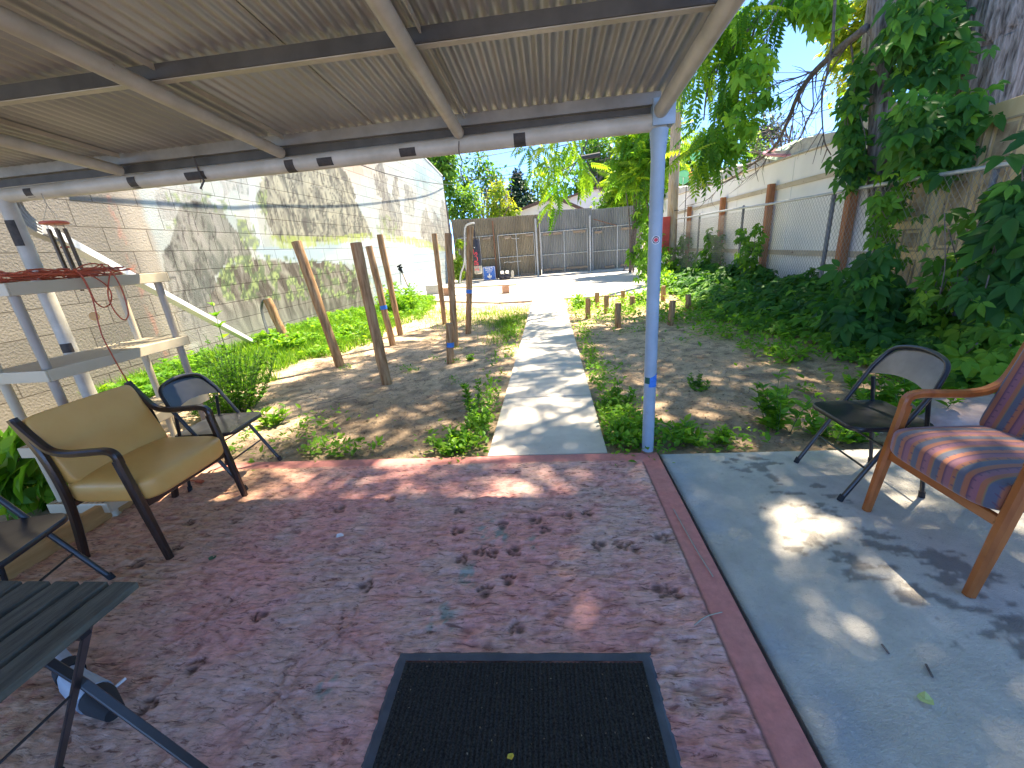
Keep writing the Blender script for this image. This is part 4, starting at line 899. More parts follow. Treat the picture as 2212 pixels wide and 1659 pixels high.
pole((960, 697), (938, 505), .055, 'slimmest far pole, leftmost of the three near the gate')
pole((983, 745), (968, 504), .058, 'tall upright pole with a vertical crack, between the slim pole and the blue taped one')
pole((1010, 715), (1016, 489), .058, 'upright pole with a smooth blue tape band in front of the punching bag', tape=.43)
pole((972, 779), (971, 699), .054, 'knee high post with a blue tape band in the left garden', tape=.52)
sp = pole((625, 752), (577, 646), .075, 'short thick leaning pole with a black strap hanging from its top')
tp = onY(577, 646, 7.25); b = MB(); b.bar(catmull([(tp[0]+.04, 7.2, tp[2]+.01), (tp[0]-.05, 7.2, tp[2]-.02), (tp[0]-.13, 7.2, tp[2]-.2), (tp[0]-.12, 7.2, .3), (tp[0]-.06, 7.2, .1)], 5), .07, .012, up=(1, 0, 0)); tag(b.build('black_strap', M['galv_dark']), 'broad dark strap hung over the short leaning pole', 'strap')
ST = [((1270, 683), 645, 'low stump post second nearest the path'), ((1335, 702), 655, 'nearest and tallest of the stump posts right of the path'), ((1290, 662), 632, 'farthest stump post beside the path edge'), ((1366, 668), 640, 'stump post just left of the blue roof post'),
      ((1346, 650), 628, 'small far stump post in the weeds behind the others'), ((1310, 672), 638, 'stump post between the path edge stumps and the tall one'), ((1448, 697), 650, 'slightly tilted stump post right of the blue roof post'), ((1487, 670), 637, 'rightmost stump post beside the ground cover'),
      ((1433, 648), 618, 'far right stump post near the driveway'), ((1415, 665), 632, 'stump post directly behind the blue roof post')]
for (bx_, ty, lb) in ST:
    pole(bx_, (bx_[0]+(0 if bx_[0] != 1448 else 6), ty), .056, lb, group='short stump posts in the right garden', name='stump_post')
# ================================================================== GATE
def Zg(x, y): return ((1640+x/2.765)/1.736, (700+y/2.765)/1.736)
def gate():
    GY = 22.5
    P = lambda x, y, Y=GY: onY(*Zg(x, y), Y)
    defs = [('gate', 'leftmost corrugated metal gate leaf beside the mural wall', 140, 634, 342, 318, 965, [232, 450, 600], 'gate'), ('gate', 'corrugated gate leaf behind the blue sign with chalky white marks', 630, 1050, 312, 287, 945, [640, 828, 1012], 'gate'),
            ('gate', 'tallest corrugated gate leaf right of the middle post', 1052, 1604, 255, 218, 905, [1082, 1318, 1560], 'gate_blue'), ('gate', 'bluish corrugated gate leaf at the right end', 1604, 2135, 236, 186, 900, [1612, 1865, 2120], 'gate_blue')]
    for nm, lb, xa, xb, ya, yb, ybot, vs, mt in defs:
        A = P(xa, ya); Bq = P(xb, yb); t = thing(nm, lb, 'gate', (A[0], GY, 0), 'corrugated metal gate leaves')
        xs = np.arange(A[0], Bq[0], .011); z0 = .06 if xa > 1000 else .02
        split = P(0, 520 if xa < 1000 else 450)[2]
        b = MB(); U, V = xs, np.linspace(0, 1, 5)
        b.grid(lambda U, V: np.stack([U, GY+.07+.03*np.sin(U*2*PI/.088), z0+(A[2]+(Bq[2]-A[2])*(U-A[0])/(Bq[0]-A[0])-z0)*V], -1), U, V)
        b.build('corrugated_sheet', M['gate' if mt == 'gate' else 'gate_blue'], t, smooth=True)
        zt = P(600, 505)[2] if xa < 600 else (P(820, 490)[2] if xa < 1000 else (P(1310, 455)[2] if xa < 1600 else P(1860, 405)[2]))
        zm = P(600, 742)[2] if xa < 600 else (P(830, 722)[2] if xa < 1000 else (P(1320, 692)[2] if xa < 1600 else P(1870, 655)[2]))
        fr = MB(); X = [P(v, 700)[0] for v in vs]
        for x in X: fr.tube([(x, GY, .05), (x, GY, zt)], .024, 8)
        for z in (.09, zm, zt): fr.tube([(X[0], GY-.002, z), (X[-1], GY-.002, z)], .022, 8)
        fr.build('pipe_frame', M['galv'], t, auto=True)
        for (rx0, rx1, ry) in {140: [(470, 555, 541)], 630: [(695, 770, 527), (918, 992, 505), (870, 1005, 910)], 1052: [(1092, 1185, 497), (1196, 1290, 488), (1408, 1535, 470), (1105, 1180, 862), (1190, 1310, 857), (1340, 1560, 843)], 1604: [(1632, 1708, 475), (1905, 2050, 437), (1735, 1835, 832), (1900, 1965, 812)]}[xa]:
            a = P(rx0, ry); c = P(rx1, ry); b = MB(); b.box(((a[0]+c[0])/2, GY-.03, a[2]), (c[0]-a[0], .03, .11)); b.build('board', M['board'], t)
        if xa == 630:
            for pts in ([(705, 540), (760, 530), (800, 540), (850, 535)], [(690, 790), (720, 780), (760, 785), (820, 775), (870, 772)]):
                b = MB(); b.bar([(*P(*p)[:1], GY+.036, P(*p)[2]) for p in pts], .02, .05, up=(0, 1, 0)); b.build('chalk_mark', M['white_board'], t)
    for xx, top, r, lb in ((1045, 330, .06, 'tall galvanised gate post between the middle leaves'), (617, 350, .035, 'thin rusty gate post left of the chalky leaf'), (1588, 300, .05, 'grey gate post between the two right leaves')):
        a = P(xx, 900, GY-.05); b = MB(); b.tube([(a[0], GY-.06, 0), (a[0], GY-.06, P(xx, top, GY)[2])], r, 12); t = b.build('gate_post', M['rust'] if xx == 617 else M['galv'], auto=True); tag(t, lb, 'gate post')
    # diagonal rod leaning on the right leaf
    a = P(1618, 335, GY-.1); c = P(1860, 402, GY-.1); b = MB(); b.tube([(a[0], GY-.06, a[2]), (c[0], GY-.06, c[2])], .018, 8); tag(b.build('rod', M['rust']), 'pale rod fixed diagonally across the bluish gate leaf', 'rod')
    a = P(1925, 905, 21.8); c = P(2150, 400, 22.3); b = MB(); b.bar([(a[0], 21.7, 0), (c[0], 22.3, c[2])], .1, .05); tag(b.build('leaning_plank', M['util_dark']), 'dark rotten plank leaning in the right corner of the gate', 'plank')
    # low block wall closing the left corner
    # ---- punching bag and stand
    Yb = 20.6; Pb = lambda x, y: onY(*Zg(x, y), Yb)
    t = thing('bag_stand', 'curved grey steel punching bag stand beside the ivy at the gate', 'bag stand', (Pb(240, 1000)[0], Yb, 0))
    b = MB(); b.tube(catmull([(Pb(232, 1000)[0], Yb, 0), Pb(245, 900), Pb(280, 790), Pb(285, 600), Pb(283, 460), Pb(300, 405), Pb(345, 382), Pb(386, 378)], 6), .045, 10); b.build('arm', M['galv'], t, auto=True)
    b = MB(); b.tube([Pb(285, 700), Pb(300, 850), (Pb(330, 1000)[0], Yb, .03)], .035, 10); b.tube([(Pb(225, 1000)[0], Yb, .03), (Pb(490, 1000)[0], Yb, .03)], .035, 10); b.build('base', M['galv'], t, auto=True)
    cx = Pb(408, 700)[0]; z0 = Pb(410, 908)[2]; z1 = Pb(395, 545)[2]; rr = .2
    t = thing('punching_bag', 'black punching bag with red vertical lettering and a worn grey bottom', 'punching bag', (cx, Yb, z0), None)
    b = MB(); b.lathe((cx, Yb, z0), [(0, 0), (rr*.7, .01), (rr, .06), (rr, .45)], 24); b.build('worn_bottom', M['silver_tape'], t, auto=True)
    b = MB(); b.lathe((cx, Yb, z0), [(rr*1.01, .4), (rr*1.01, z1-z0-.08), (rr*.85, z1-z0), (0, z1-z0+.01)], 24); b.build('body', M['bag'], t, auto=True)
    b = MB()
    for a in (0, PI/2, PI, 1.5*PI): b.bar([(cx+rr*.8*math.cos(a), Yb+rr*.8*math.sin(a), z1-.03), (Pb(380, 440)[0], Yb, Pb(380, 440)[2])], .03, .01)
    b.tube([Pb(380, 440), Pb(384, 380)], .015, 6); b.build('hanging_strap', M['bag'], t)
    def text(s, size, name, material, parent, fn, space=1.0):
        cu = bpy.data.curves.new(name, 'FONT'); cu.body = s; cu.size = size; cu.align_x = 'CENTER'; cu.align_y = 'CENTER'; cu.space_character = space; cu.offset = size*.012
        ob = bpy.data.objects.new(name, cu); C.objects.link(ob); bpy.context.view_layer.update()
        me = bpy.data.meshes.new_from_object(ob.evaluated_get(bpy.context.evaluated_depsgraph_get())); C.objects.unlink(ob); bpy.data.objects.remove(ob)
        V = np.zeros(len(me.vertices)*3); me.vertices.foreach_get('co', V); V = fn(V.reshape(-1, 3))-origin(parent); me.vertices.foreach_set('co', V.ravel()); me.materials.clear(); me.materials.append(material); me.update(); me.name = name
        o = bpy.data.objects.new(name, me); C.objects.link(o); o.parent = parent; return o
    zc = Pb(395, 762)[2]; ca = -PI/2-.12
    def wrapf(V):
        th = ca-V[:, 1]/rr; return np.stack([cx+rr*1.03*np.cos(th), Yb+rr*1.03*np.sin(th), zc+V[:, 0]], 1)
    text('EVERLAST', .27, 'lettering', M['red'], t, wrapf, .83)
    b = MB(); zz = Pb(390, 630)[2]
    for pts in ([(-.07, .03), (-.02, -.03), (.12, .09), (.0, -.0)],):
        b.add([(cx+rr*1.03*math.cos(ca+p[0]/rr), Yb+rr*1.03*math.sin(ca+p[0]/rr), zz+p[1]) for p in pts], [(0, 1, 2, 3)])
    b.build('white_mark', M['white'], t)
    # ---- sign
    Ys = 21.9; Z6g = lambda x, y: onY((1640+x/4.809)/1.736, (880+y/4.809)/1.736, Ys)
    a = Z6g(840, 835); c = Z6g(1040, 575); w = c[0]-a[0]; h = c[2]-a[2]; cx2 = (a[0]+c[0])/2; zc2 = h/2+.02
    t = thing('parking_sign', 'blue and white parking sign standing on the ground against the gate', 'sign', (cx2, Ys, 0))
    def rr_(w, h, r, y):
        P = []
        for sx, sz, a0 in ((1, 1, 0), (-1, 1, PI/2), (-1, -1, PI), (1, -1, 1.5*PI)):
            for k in range(5): q = a0+PI/2*k/4; P.append((cx2+sx*(w/2-r)+r*math.cos(q), y, zc2+sz*(h/2-r)+r*math.sin(q)))
        return P
    b = MB(); b.prism(rr_(w, h, .05, Ys), (0, .02, 0)); b.build('panel', M['blue_sign'], t)
    b = MB(); o1 = rr_(w-.03, h-.03, .045, Ys-.004); o2 = rr_(w-.06, h-.06, .035, Ys-.004); n = len(o1); b.add(o1+o2, [(i, (i+1) % n, n+(i+1) % n, n+i) for i in range(n)]); b.build('border', M['white'], t)
    for s, sz, dz in (('Kung Fu', .15, .31), ('PARKING', .1, .185), ('ONLY', .1, .075)):
        text(s, sz*h/.8, 'lettering', M['white'], t, lambda V: np.stack([cx2+V[:, 0]*1.05, np.full(len(V), Ys-.005), zc2+dz*h/.8+V[:, 1]], 1))
    b = MB(); q = h/.8
    ar = [(-.04, -.02), (.04, -.02), (.04, -.14), (.07, -.16), (.09, -.12), (.14, -.15), (.12, -.24), (.05, -.28), (0, -.34), (-.05, -.28), (-.12, -.24), (-.14, -.15), (-.09, -.12), (-.07, -.16), (-.04, -.14)]
    b.add([(cx2+x*q, Ys-.005, zc2+z*q) for x, z in ar], [tuple(range(len(ar)))]); b.build('arrow', M['white'], t)
    # ---- small dark bundles
    for i, (zx, lb) in enumerate(((1180, 'small dark bundle with a white top at the gate foot, next to the blue sign'), (1270, 'second small dark bundle with a white top, right of the first'), (1362, 'pale grey little bag leaning on the gate right of the two dark bundles'))):
        p = onY((1640+zx/4.809)/1.736, (880+820/4.809)/1.736, 21.5); t = thing('bundle', lb, 'bundle', (p[0], 21.5, 0))
        if i < 2:
            b = MB(); b.blob((p[0], 21.5, .16), (.3, .2, .32), .6, 16); b.blob((p[0]-.1, 21.4, .06), (.14, .2, .12), .6, 12); b.build('body', M['bag'], t, smooth=True)
            b = MB(); b.blob((p[0], 21.47, .38), (.2, .14, .16), .7, 16); b.build('top', M['white_board'], t, smooth=True)
        else:
            b = MB(); b.blob((p[0], 21.5, .25), (.16, .12, .4), .7, 16); b.build('body', M['block'], t, smooth=True)
            b = MB(); b.bar([(p[0]-.05, 21.5, .44), (p[0], 21.5, .55), (p[0]+.05, 21.5, .44)], .02, .01); b.build('handle', M['bag'], t)
    # ---- balance plank on blocks
    z6 = lambda x, y: ((1640+x/4.809)/1.736, (880+y/4.809)/1.736)
    g1 = G(*z6(1232, 1066)); g0 = G(*z6(175, 1105))
    for g, lb in ((g1, 'square reddish wood block under the right end of the plank'), (g0, 'wood block under the left end of the plank')):
        b = MB(); b.box((g[0], g[1]+.12, .13), (.24, .24, .25)); tag(b.build('wood_block', mat('reddish_block_wood', (.38, .2, .12), (.48, .27, .17), scale=12, rough=.85), bevel=.005), lb, 'block', 'blocks under the balance plank')
    a = onY(*z6(110, 975), g0[1]+.12); c = onY(*z6(1412, 915), g1[1]+.12)
    b = MB(); b.bar([(a[0], g0[1]+.12, .283), (c[0], g1[1]+.12, .283)], .26, .045); tag(b.build('balance_plank', M['plank']), 'long low balance plank resting on two wood blocks on the driveway', 'plank')
    g = G((1280+600/1.728)/1.736, (960+250/1.728)/1.736); b = MB(); b.bx(g[0]-.3, g[0]+.22, g[1]-.0, g[1]+.35, -.03, .36); tag(b.build('concrete_block', M['block'], bevel=.01), 'grey concrete block left of the balance plank', 'block')
    g = G((1280+527/1.728)/1.736, (960+275/1.728)/1.736); b = MB(); n = 20; zc3 = .13
    b.tube([(g[0]+.13*math.cos(q), g[1]+.05*math.sin(q), zc3+.13*math.sin(q)) for q in np.linspace(0, 2*PI, 21)], .014, 6); tag(b.build('metal_ring', M['galv']), 'small metal ring leaning in the weeds by the mural wall', 'ring')
    for (xa, ya, xb, yb, lb) in ((378, 70, 388, 190, 'thin dark stick leaning on the mural wall, left of the pair'), (385, 85, 432, 198, 'pale walking stick with dark grip leaning on the mural wall')):
        q = lambda x, y: onY((1280+x/1.728)/1.736, (960+y/1.728)/1.736, 12.6)
        A = q(xa, ya); Bb = q(xb, yb); t = thing('walking_stick', lb, 'stick', (Bb[0], 12.6, Bb[2]))
        b = MB(); b.tube([A, Bb], .016, 8); b.build('shaft', M['galv'] if xa < 380 else M['plank'], t); A = np.array(A); d = np.array(Bb)-A
        b = MB(); b.tube([A-d*.02, A+d*.22], .035, 8); b.tube([A+[-.08, 0, .0], A+[.06, 0, .06]], .025, 8); b.build('grip', M['black_rubber'], t)
gate()
# ================================================================== RIGHT FENCES
def fences():
    FX = 4.3; zr = lambda y: 1.9+.14*(y-4.4)/11.2
    t = thing('chain_link_fence', 'grey chain link fence with a pipe top rail along the right side of the yard', 'fence', (FX, 9, 0))
    b = MB(); b.tube([(FX, y, zr(y)+.01*math.sin(y*1.3)) for y in np.linspace(1.2, 17.5, 14)], .024, 10); b.build('top_rail', M['galv'], t, auto=True)
    for p in ((1796, 430), (1604, 442), (1510, 455), (2130, 420)):
        y = onX(*p, FX)[1]; b = MB(); b.tube([(FX+.03, y, -.05), (FX+.03, y, zr(y)+.02)], .032 if p[0] == 1796 else .027, 12); b.lathe((FX+.03, y, zr(y)+.02), [(.03, 0), (.02, .03), (0, .04)], 10); b.build('line_post', M['galv_dark'], t, auto=True)
    b = MB(); y0, y1, s = 1.3, 17.3, .075; H = lambda y: zr(y)-.02; zb = .05
    for sg in (1, -1):
        k = y0-2
        while k < y1+2:
            a = max(y0, k) if sg > 0 else max(y0, k); L = 1.86
            ya, yb = k, k+1.45*1
            za, zb_ = (zb, zb+L) if sg > 0 else (zb+L, zb)
            q0 = (y0-ya)/(yb-ya) if ya < y0 else 0; q1 = (y1-ya)/(yb-ya) if yb > y1 else 1
            if q1 > q0:
                A = (FX-.012*sg, ya+(yb-ya)*q0, za+(zb_-za)*q0); Bp = (FX-.012*sg, ya+(yb-ya)*q1, za+(zb_-za)*q1)
                b.tube([A, Bp], .0022 if ya < 9 else .003, 3, caps=False)
            k += s
    b.build('wire_mesh', M['wire'], t)
    # neighbour's white fence
    WXX = 4.75; t = thing('white_fence', 'tall white board fence with brown posts behind the chain link', 'fence', (WXX, 12, 0))
    ztop = lambda y: 2.79+.18*(y-7.9)/10.6
    ys = [6.7, 7.9, 9.1, 10.3, 11.5, 12.7, 13.9, 15.1, 16.3, 17.5, 18.7]
    for i in range(len(ys)-1):
        a, c = ys[i], ys[i+1]-.006; b = MB(); o = .004*(i % 2); b.prism([(WXX+o, a, 0), (WXX+o, c, 0), (WXX+o, c, ztop(c)), (WXX+o, a, ztop(a))], (.03, 0, 0)); b.build('board_panel', M['white_board'], t)
    rs = np.random.RandomState(2); yy = np.arange(6.7, 18.8, .07); jag = .08+.2*fbm(yy*1.2, yy*0, 5, 4)*(.6+.8*vn(yy*2.5, yy*0, 6))
    b = MB(); b.prism([(WXX+.05, float(y), ztop(y)-.02) for y in yy[::6]]+[(WXX+.05, float(y), float(ztop(y)+j)) for y, j in zip(yy[::-1], jag[::-1])], (.3, 0, 0)); b.build('rough_cap', M['stucco'], t)
    b = MB(); b.bar([(WXX-.012, y, ztop(y)-.03) for y in (6.7, 12, 18.7)], .05, .03, up=(0, 0, 1)); b.build('cap_strip', M['cream_rail'], t)
    py = [7.2, 9.68, 12.13, 14.83]
    for y in py:
        b = MB(); b.bx(WXX-.15, WXX-.035, y-.06, y+.06, -.05, 2.37); b.build('post', M['brown_post'], t, bevel=.004)
    for i, (a, c) in enumerate(zip([6.7]+py, py+[17.6])):
        for z, h in ((2.28, .085), (1.02, .09)):
            b = MB(); b.bx(WXX-.034, WXX-.004, a+.065, c-.065, z-h/2+.002*i, z+h/2+.002*i); b.build('rail', M['cream_rail'], t)
    # fence made of old doors
    t = thing('door_fence', 'fence made of old cream panelled doors in a row behind the chain link', 'fence', (4.72, 4.4, 0))
    for i in range(6):
        y1 = 6.62-i*.84; y0 = y1-.825; X = 4.72+.012*((i*5) % 3); zb, zt = .12, 2.5+.035*i+.03*(i % 2)
        b = MB(); b.bx(X, X+.04, y0, y1, zb, zt); d = b.build('door', M['cream'], t, bevel=.004)
        for (a0, a1) in ((.1, .46), (.54, .9)):
            for (c0, c1) in ((.05, .36), (.4, .52), (.56, .93)):
                ya, yb = y0+.825*a0, y0+.825*a1; za, zb2 = zb+(zt-zb)*c0, zb+(zt-zb)*c1
                f = MB(); w = .022
                for (p, q, r, s) in ((ya, yb, za, za+w), (ya, yb, zb2-w, zb2), (ya, ya+w, za+w+.001, zb2-w-.001), (yb-w, yb, za+w+.001, zb2-w-.001)): f.bx(X-.014, X-.001, p, q, r, s)
                f.bx(X-.007, X-.001, ya+w+.03, yb-w-.03, za+w+.03, zb2-w-.03)
                f.build('moulding', M['moulding'], d, bevel=.003)
        g = MB(); g.bx(X+.045, X+.05, y0-.02, y0+.0, zb, zt-.05); g.build('dark_gap', M['util_dark'], t)
    b = MB(); b.bx(4.69, 4.71, 1.6, 6.6, -.05, .1); b.build('kick_board', M['cream'], t)
    b = MB(); b.blob((3.15, 3.1, .05), (.9, .6, .24), .75, 24, fn=lambda V: V*(1+.15*(fbm(V[:, 0]*4+5, V[:, 1]*4+5, 2)[:, None]-.5))); tag(b.build('boulder', M['stone'], smooth=True), 'low pinkish boulder behind the striped armchair', 'stone')
    # utility poles
    for (pts, Y, r, lb, mt) in (([(1448, 596), (1455, 400), (1469, 60)], 15.0, .16, 'near utility pole with pale split wood and a red board', 'util'), ([(1339, 470), (1338, 300), (1336, 60)], 26.0, .2, 'far dark utility pole behind the gate', 'util_dark')):
        P = [onY(*p, Y) for p in pts]; P[0] = (P[0][0], Y, -.1); t = thing('utility_pole', lb, 'utility pole', (P[0][0], Y, 0)); b = MB(); b.tube(catmull(P, 4), r, 18, rs=np.linspace(1.08, .92, 9)); b.build('shaft', M[mt], t, auto=True)
        if Y == 15.0:
            for py in (470,): q = onY(1455, 456, Y); b = MB(); b.tube([(q[0], Y, q[2]), (q[0], Y, q[2]+.02)], .165, 16); b.build('wire_band', M['cable'], t)
            a = onY(1441, 468, Y-.18); c = onY(1440, 546, Y-.18); b = MB(); b.bx(a[0]-.13, a[0]+.1, Y-.21, Y-.1, c[2], a[2]); tag(b.build('red_board', M['red_box'], bevel=.01), 'long red box mounted on the near utility pole', 'box')
            q = onY(1475, 500, Y); b = MB(); b.tube([(q[0], Y-.1, 3.0), (q[0]+.01, Y-.12, .1)], .012, 6); b.build('ground_wire', M['cable'], t)
        else:
            q0 = onY(1338, 330, Y); q1 = onY(1338, 372, Y); b = MB(); b.tube([(q0[0], Y, q0[2]), (q1[0], Y, q1[2])], .205, 16); b.build('metal_sleeve', M['galv'], t)
    # stuff on top of the wall
    z5 = lambda x, y, X=5.05: onX((2400+x/2.37)/1.736, (200+y/2.37)/1.736, X)
    def disc(name, label, x, y, r, mt, stick=True, petals=0):
        p = z5(x, y); t = thing(name, label, 'garden ornament', (p[0], p[1], 2.8), None)
        b = MB()
        if petals:
            for k in range(petals):
                a = 2*PI*k/petals; b.add([p, (p[0]+.02, p[1]+r*math.cos(a), p[2]+r*math.sin(a)), (p[0]-.02, p[1]+r*.8*math.cos(a+.5), p[2]+r*.8*math.sin(a+.5))], [(0, 1, 2)])
            b.lathe(p, [(0, -.03), (r*.2, -.03), (r*.2, .03), (0, .03)], 10, axis=(1, .6, 0))
        else: b.lathe(p, [(0, 0), (r*.9, 0), (r, .015), (r*.8, .03), (0, .04)], 18, axis=(.5, .8, .35) if mt != 'orange' else (0, 0, 1))
        b.build('head', M[mt], t)
        b = MB(); b.tube([(p[0], p[1], p[2]), (p[0], p[1]+.02, 2.6)], .012, 6); b.build('stick', M['white_board'], t)
    disc('garden_pinwheel', 'yellow pinwheel on top of the white fence', 850, 965, .19, 'yellow', petals=8)
    disc('garden_pinwheel', 'small purple pinwheel below the yellow one', 828, 1024, .07, 'pink', petals=6)
    disc('garden_disc', 'green disc ornament high on its stick left of the yellow pinwheel', 500, 905, .2, 'mint')
    disc('garden_disc', 'orange mushroom shaped ornament on a pale stick', 515, 1096, .22, 'orange')
    disc('garden_disc', 'lower mint green disc next to the near utility pole', 385, 1102, .24, 'mint')
    disc('garden_pinwheel', 'peach coloured pinwheel between the mint and orange discs', 450, 1068, .22, 'orange', petals=9)
    disc('garden_pinwheel', 'red flower ornament left of the near utility pole', 182, 1022, .2, 'red', petals=7)
    disc('garden_pinwheel', 'pink flower ornament on the fence cap', 700, 1068, .22, 'pink', petals=9)
    disc('garden_pinwheel', 'second pink flower ornament lower on the fence cap', 640, 1110, .14, 'pink', petals=7)
    c = z5(1590, 800, 5.6); t = thing('garden_parasol', 'pale green parasol with a pink rim showing above the white fence', 'parasol', (c[0], c[1], 2.4))
    b = MB(); b.lathe((c[0], c[1], c[2]-.12), [(.95, 0), (.7, .14), (.35, .24), (0, .29)], 10, axis=(-.1, -.25, 1)); b.build('canopy', mat('pale_green_canvas', (.5, .68, .5), (.62, .74, .6), scale=3, rough=.7), t)
    b = MB(); n = 20; b.tube([(c[0]+.96*math.cos(a), c[1]+.96*math.sin(a), c[2]-.12+.23*math.sin(a)) for a in np.linspace(0, 2*PI, 25)], .03, 6); b.build('rim', M['pink'], t)
    b = MB(); b.tube([(c[0], c[1], 0), (c[0], c[1], c[2]+.1)], .02, 8); b.build('pole', M['white_board'], t)
fences()
# ================================================================== HOUSES
def houses():
    def house(label, Y, apex, left, right, depth, chim=None):
        A = onY(*apex, Y); L = onY(*left, Y); R = onY(*right, Y); t = thing('house', label, 'house', (A[0], Y, 0))
        zL, zR = L[2], R[2]
        b = MB(); b.prism([(L[0]+.3, Y, 0), (R[0]-.3, Y, 0), (R[0]-.3, Y, zR+.02), (A[0], Y, A[2]-.15), (L[0]+.3, Y, zL+.02)], (0, depth, 0)); b.build('wall', M['house_wall'], t)
        for E, nm in ((L, 'roof'), (R, 'roof')):
            b = MB(); d = np.array([E[0]-A[0], 0, E[2]-A[2]]); n = np.array([-d[2], 0, d[0]]); n = n/np.linalg.norm(n)*.12; n = n if n[2] > 0 else -n
            b.prism([(A[0], Y-.35, A[2]-.1), (A[0]+d[0], Y-.35, A[2]-.1+d[2]), (A[0]+d[0]+n[0], Y-.35, A[2]-.1+d[2]+n[2]), (A[0]+n[0]*0, Y-.35, A[2]-.1+.12)], (0, depth+.7, 0)); r = b.build('roof', M['shingle'], t)
            b = MB(); b.prism([(A[0], Y-.37, A[2]-.14), (A[0]+d[0], Y-.37, A[2]-.14+d[2]), (A[0]+d[0], Y-.37, A[2]+.06+d[2]), (A[0], Y-.37, A[2]+.06)], (0, -.05, 0)); b.build('fascia', M['trim'], r)
        if chim:
            c = onY(*chim, Y+2); b = MB(); b.bx(c[0]-.25, c[0]+.25, Y+2, Y+2.5, 2, c[2]); q = b.build('chimney', M['brick'], t); b = MB(); b.tube([(c[0], Y+2.25, c[2]), (c[0], Y+2.25, c[2]+.6)], .12, 10); b.build('flue_pipe', M['galv'], q)
    house('pale gabled house with a brown shingle roof just beyond the gate', 31, (1197, 424), (1078, 471), (1272, 458), 9, (1094, 446))
    house('second white gabled house with brown fascia behind the first, next to the far utility pole', 41, (1290, 404), (1215, 430), (1385, 444), 10)
houses()
def wires():
    W = [((880, 352), (1170, 310), 25, 31, .03), ((985, 384), (1345, 335), 26, 26, .03), ((985, 390), (1345, 345), 26, 26, .025), ((1000, 372), (1345, 300), 30, 26, .02), ((1345, 335), (1460, 322), 26, 15, .02), ((1345, 300), (1463, 240), 26, 15, .02),
         ((1470, 316), (1860, 322), 30, 30, .03), ((1470, 340), (1860, 326), 34, 34, .02), ((1470, 300), (1860, 213), 26, 15, .018), ((1470, 322), (1860, 268), 26, 15, .018), ((1600, 150), (1860, 145), 40, 30, .03), ((1620, 205), (1870, 158), 36, 20, .02), ((1470, 362), (1800, 345), 40, 40, .025), ((1470, 246), (1700, 205), 15, 22, .014)]
    for i, (a, c, Ya, Yc, r) in enumerate(W):
        A = np.array(onY(*a, Ya)); Bc = np.array(onY(*c, Yc)); pts = [A+(Bc-A)*k/10-np.array([0, 0, .25*(1-((k-5)/5)**2)]) for k in range(11)]
        b = MB(); b.tube(pts, r*.6, 5); tag(b.build('overhead_wire', M['cable']), 'thin dark overhead wire crossing the sky beyond the yard', 'wire', 'overhead wires')
    q0 = onY(1252, 342, 26); q1 = onY(1296, 334, 26); b = MB(); b.tube([q0, q1], .13, 10); tag(b.build('cable_splice', M['cable'], auto=True), 'thick black cylinder clipped on an overhead wire', 'cable splice')
    # service cable whose shadow falls across the mural
    pts = []
    for (px, py), tt in zip([(150, 428), (350, 440), (560, 446), (720, 446), (830, 437), (930, 420), (985, 402)], [1.5, 1.5, 1.4, 1.2, .9, .5, .05]):
        p = np.array(onwall(px, py)); pts.append(p+np.array([.33, .37, 1.0])*tt)
    b = MB(); b.tube(catmull(pts, 8), .013, 8); tag(b.build('service_cable', M['cable'], smooth=True), 'sagging black service cable strung in front of the mural wall', 'cable')
wires()
# ================================================================== TREES
def limb(b, pts, r0, r1, n=8, k=6):
    P = catmull(pts, k); b.tube(P, 1, n, rs=np.linspace(r0, r1, len(P)))
def twiggy(b, P, r, n, L, rs, down=0):
    P = np.array(P)
    for i in range(n):
        k = rs.randint(1, len(P)-1); p = P[k]; d = P[k]-P[k-1]; d = d/np.linalg.norm(d)+rs.randn(3)*.55+np.array([0, 0, down]); d /= np.linalg.norm(d); l = L*rs.uniform(.4, 1.1)
        q = [p, p+d*l*.5+rs.randn(3)*l*.06, p+d*l+rs.randn(3)*l*.1+np.array([0, 0, down*l*.3])]; b.tube(q, 1, 4, rs=[r, r*.7, r*.3])
def crown(name, parent, clumps, material, tmpl, size, dens, seed, droop=.6, rnd_bias=0.0, out=1.0, kind=None):
    """clumps: (centre, radius (3), count weight)"""
    rs = np.random.RandomState(seed); Ps = []; Ds = []; Ns = []; Rn = []
    for (c, r, wgt) in clumps:
        n = int(dens*wgt); d = rs.randn(n, 3); d /= np.linalg.norm(d, axis=1)[:, None]; q = rs.rand(n)**.5
        p = np.array(c)+d*np.array(r)*q[:, None]; Ps.append(p)
        dd = d*out+rs.randn(n, 3)*.5; dd[:, 2] -= droop; Ds.append(dd); nn = rs.randn(n, 3)*.35+d*.3+np.array([0, 0, .9]); Ns.append(nn)
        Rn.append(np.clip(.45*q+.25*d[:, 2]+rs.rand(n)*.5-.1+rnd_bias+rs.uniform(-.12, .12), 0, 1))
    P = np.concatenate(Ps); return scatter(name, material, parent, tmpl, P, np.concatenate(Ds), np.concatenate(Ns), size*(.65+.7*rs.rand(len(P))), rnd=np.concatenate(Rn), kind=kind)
def sub(c, r, n, rs, rr=(.35, .6)):
    """break a crown into uneven clumps"""
    out = []
    for i in range(n):
        d = rs.randn(3); d /= np.linalg.norm(d); q = rs.rand()**.4; k = rs.uniform(*rr)
        out.append((np.array(c)+d*np.array(r)*q*.8, np.array(r)*k, rs.uniform(.5, 1.3)))
    return out
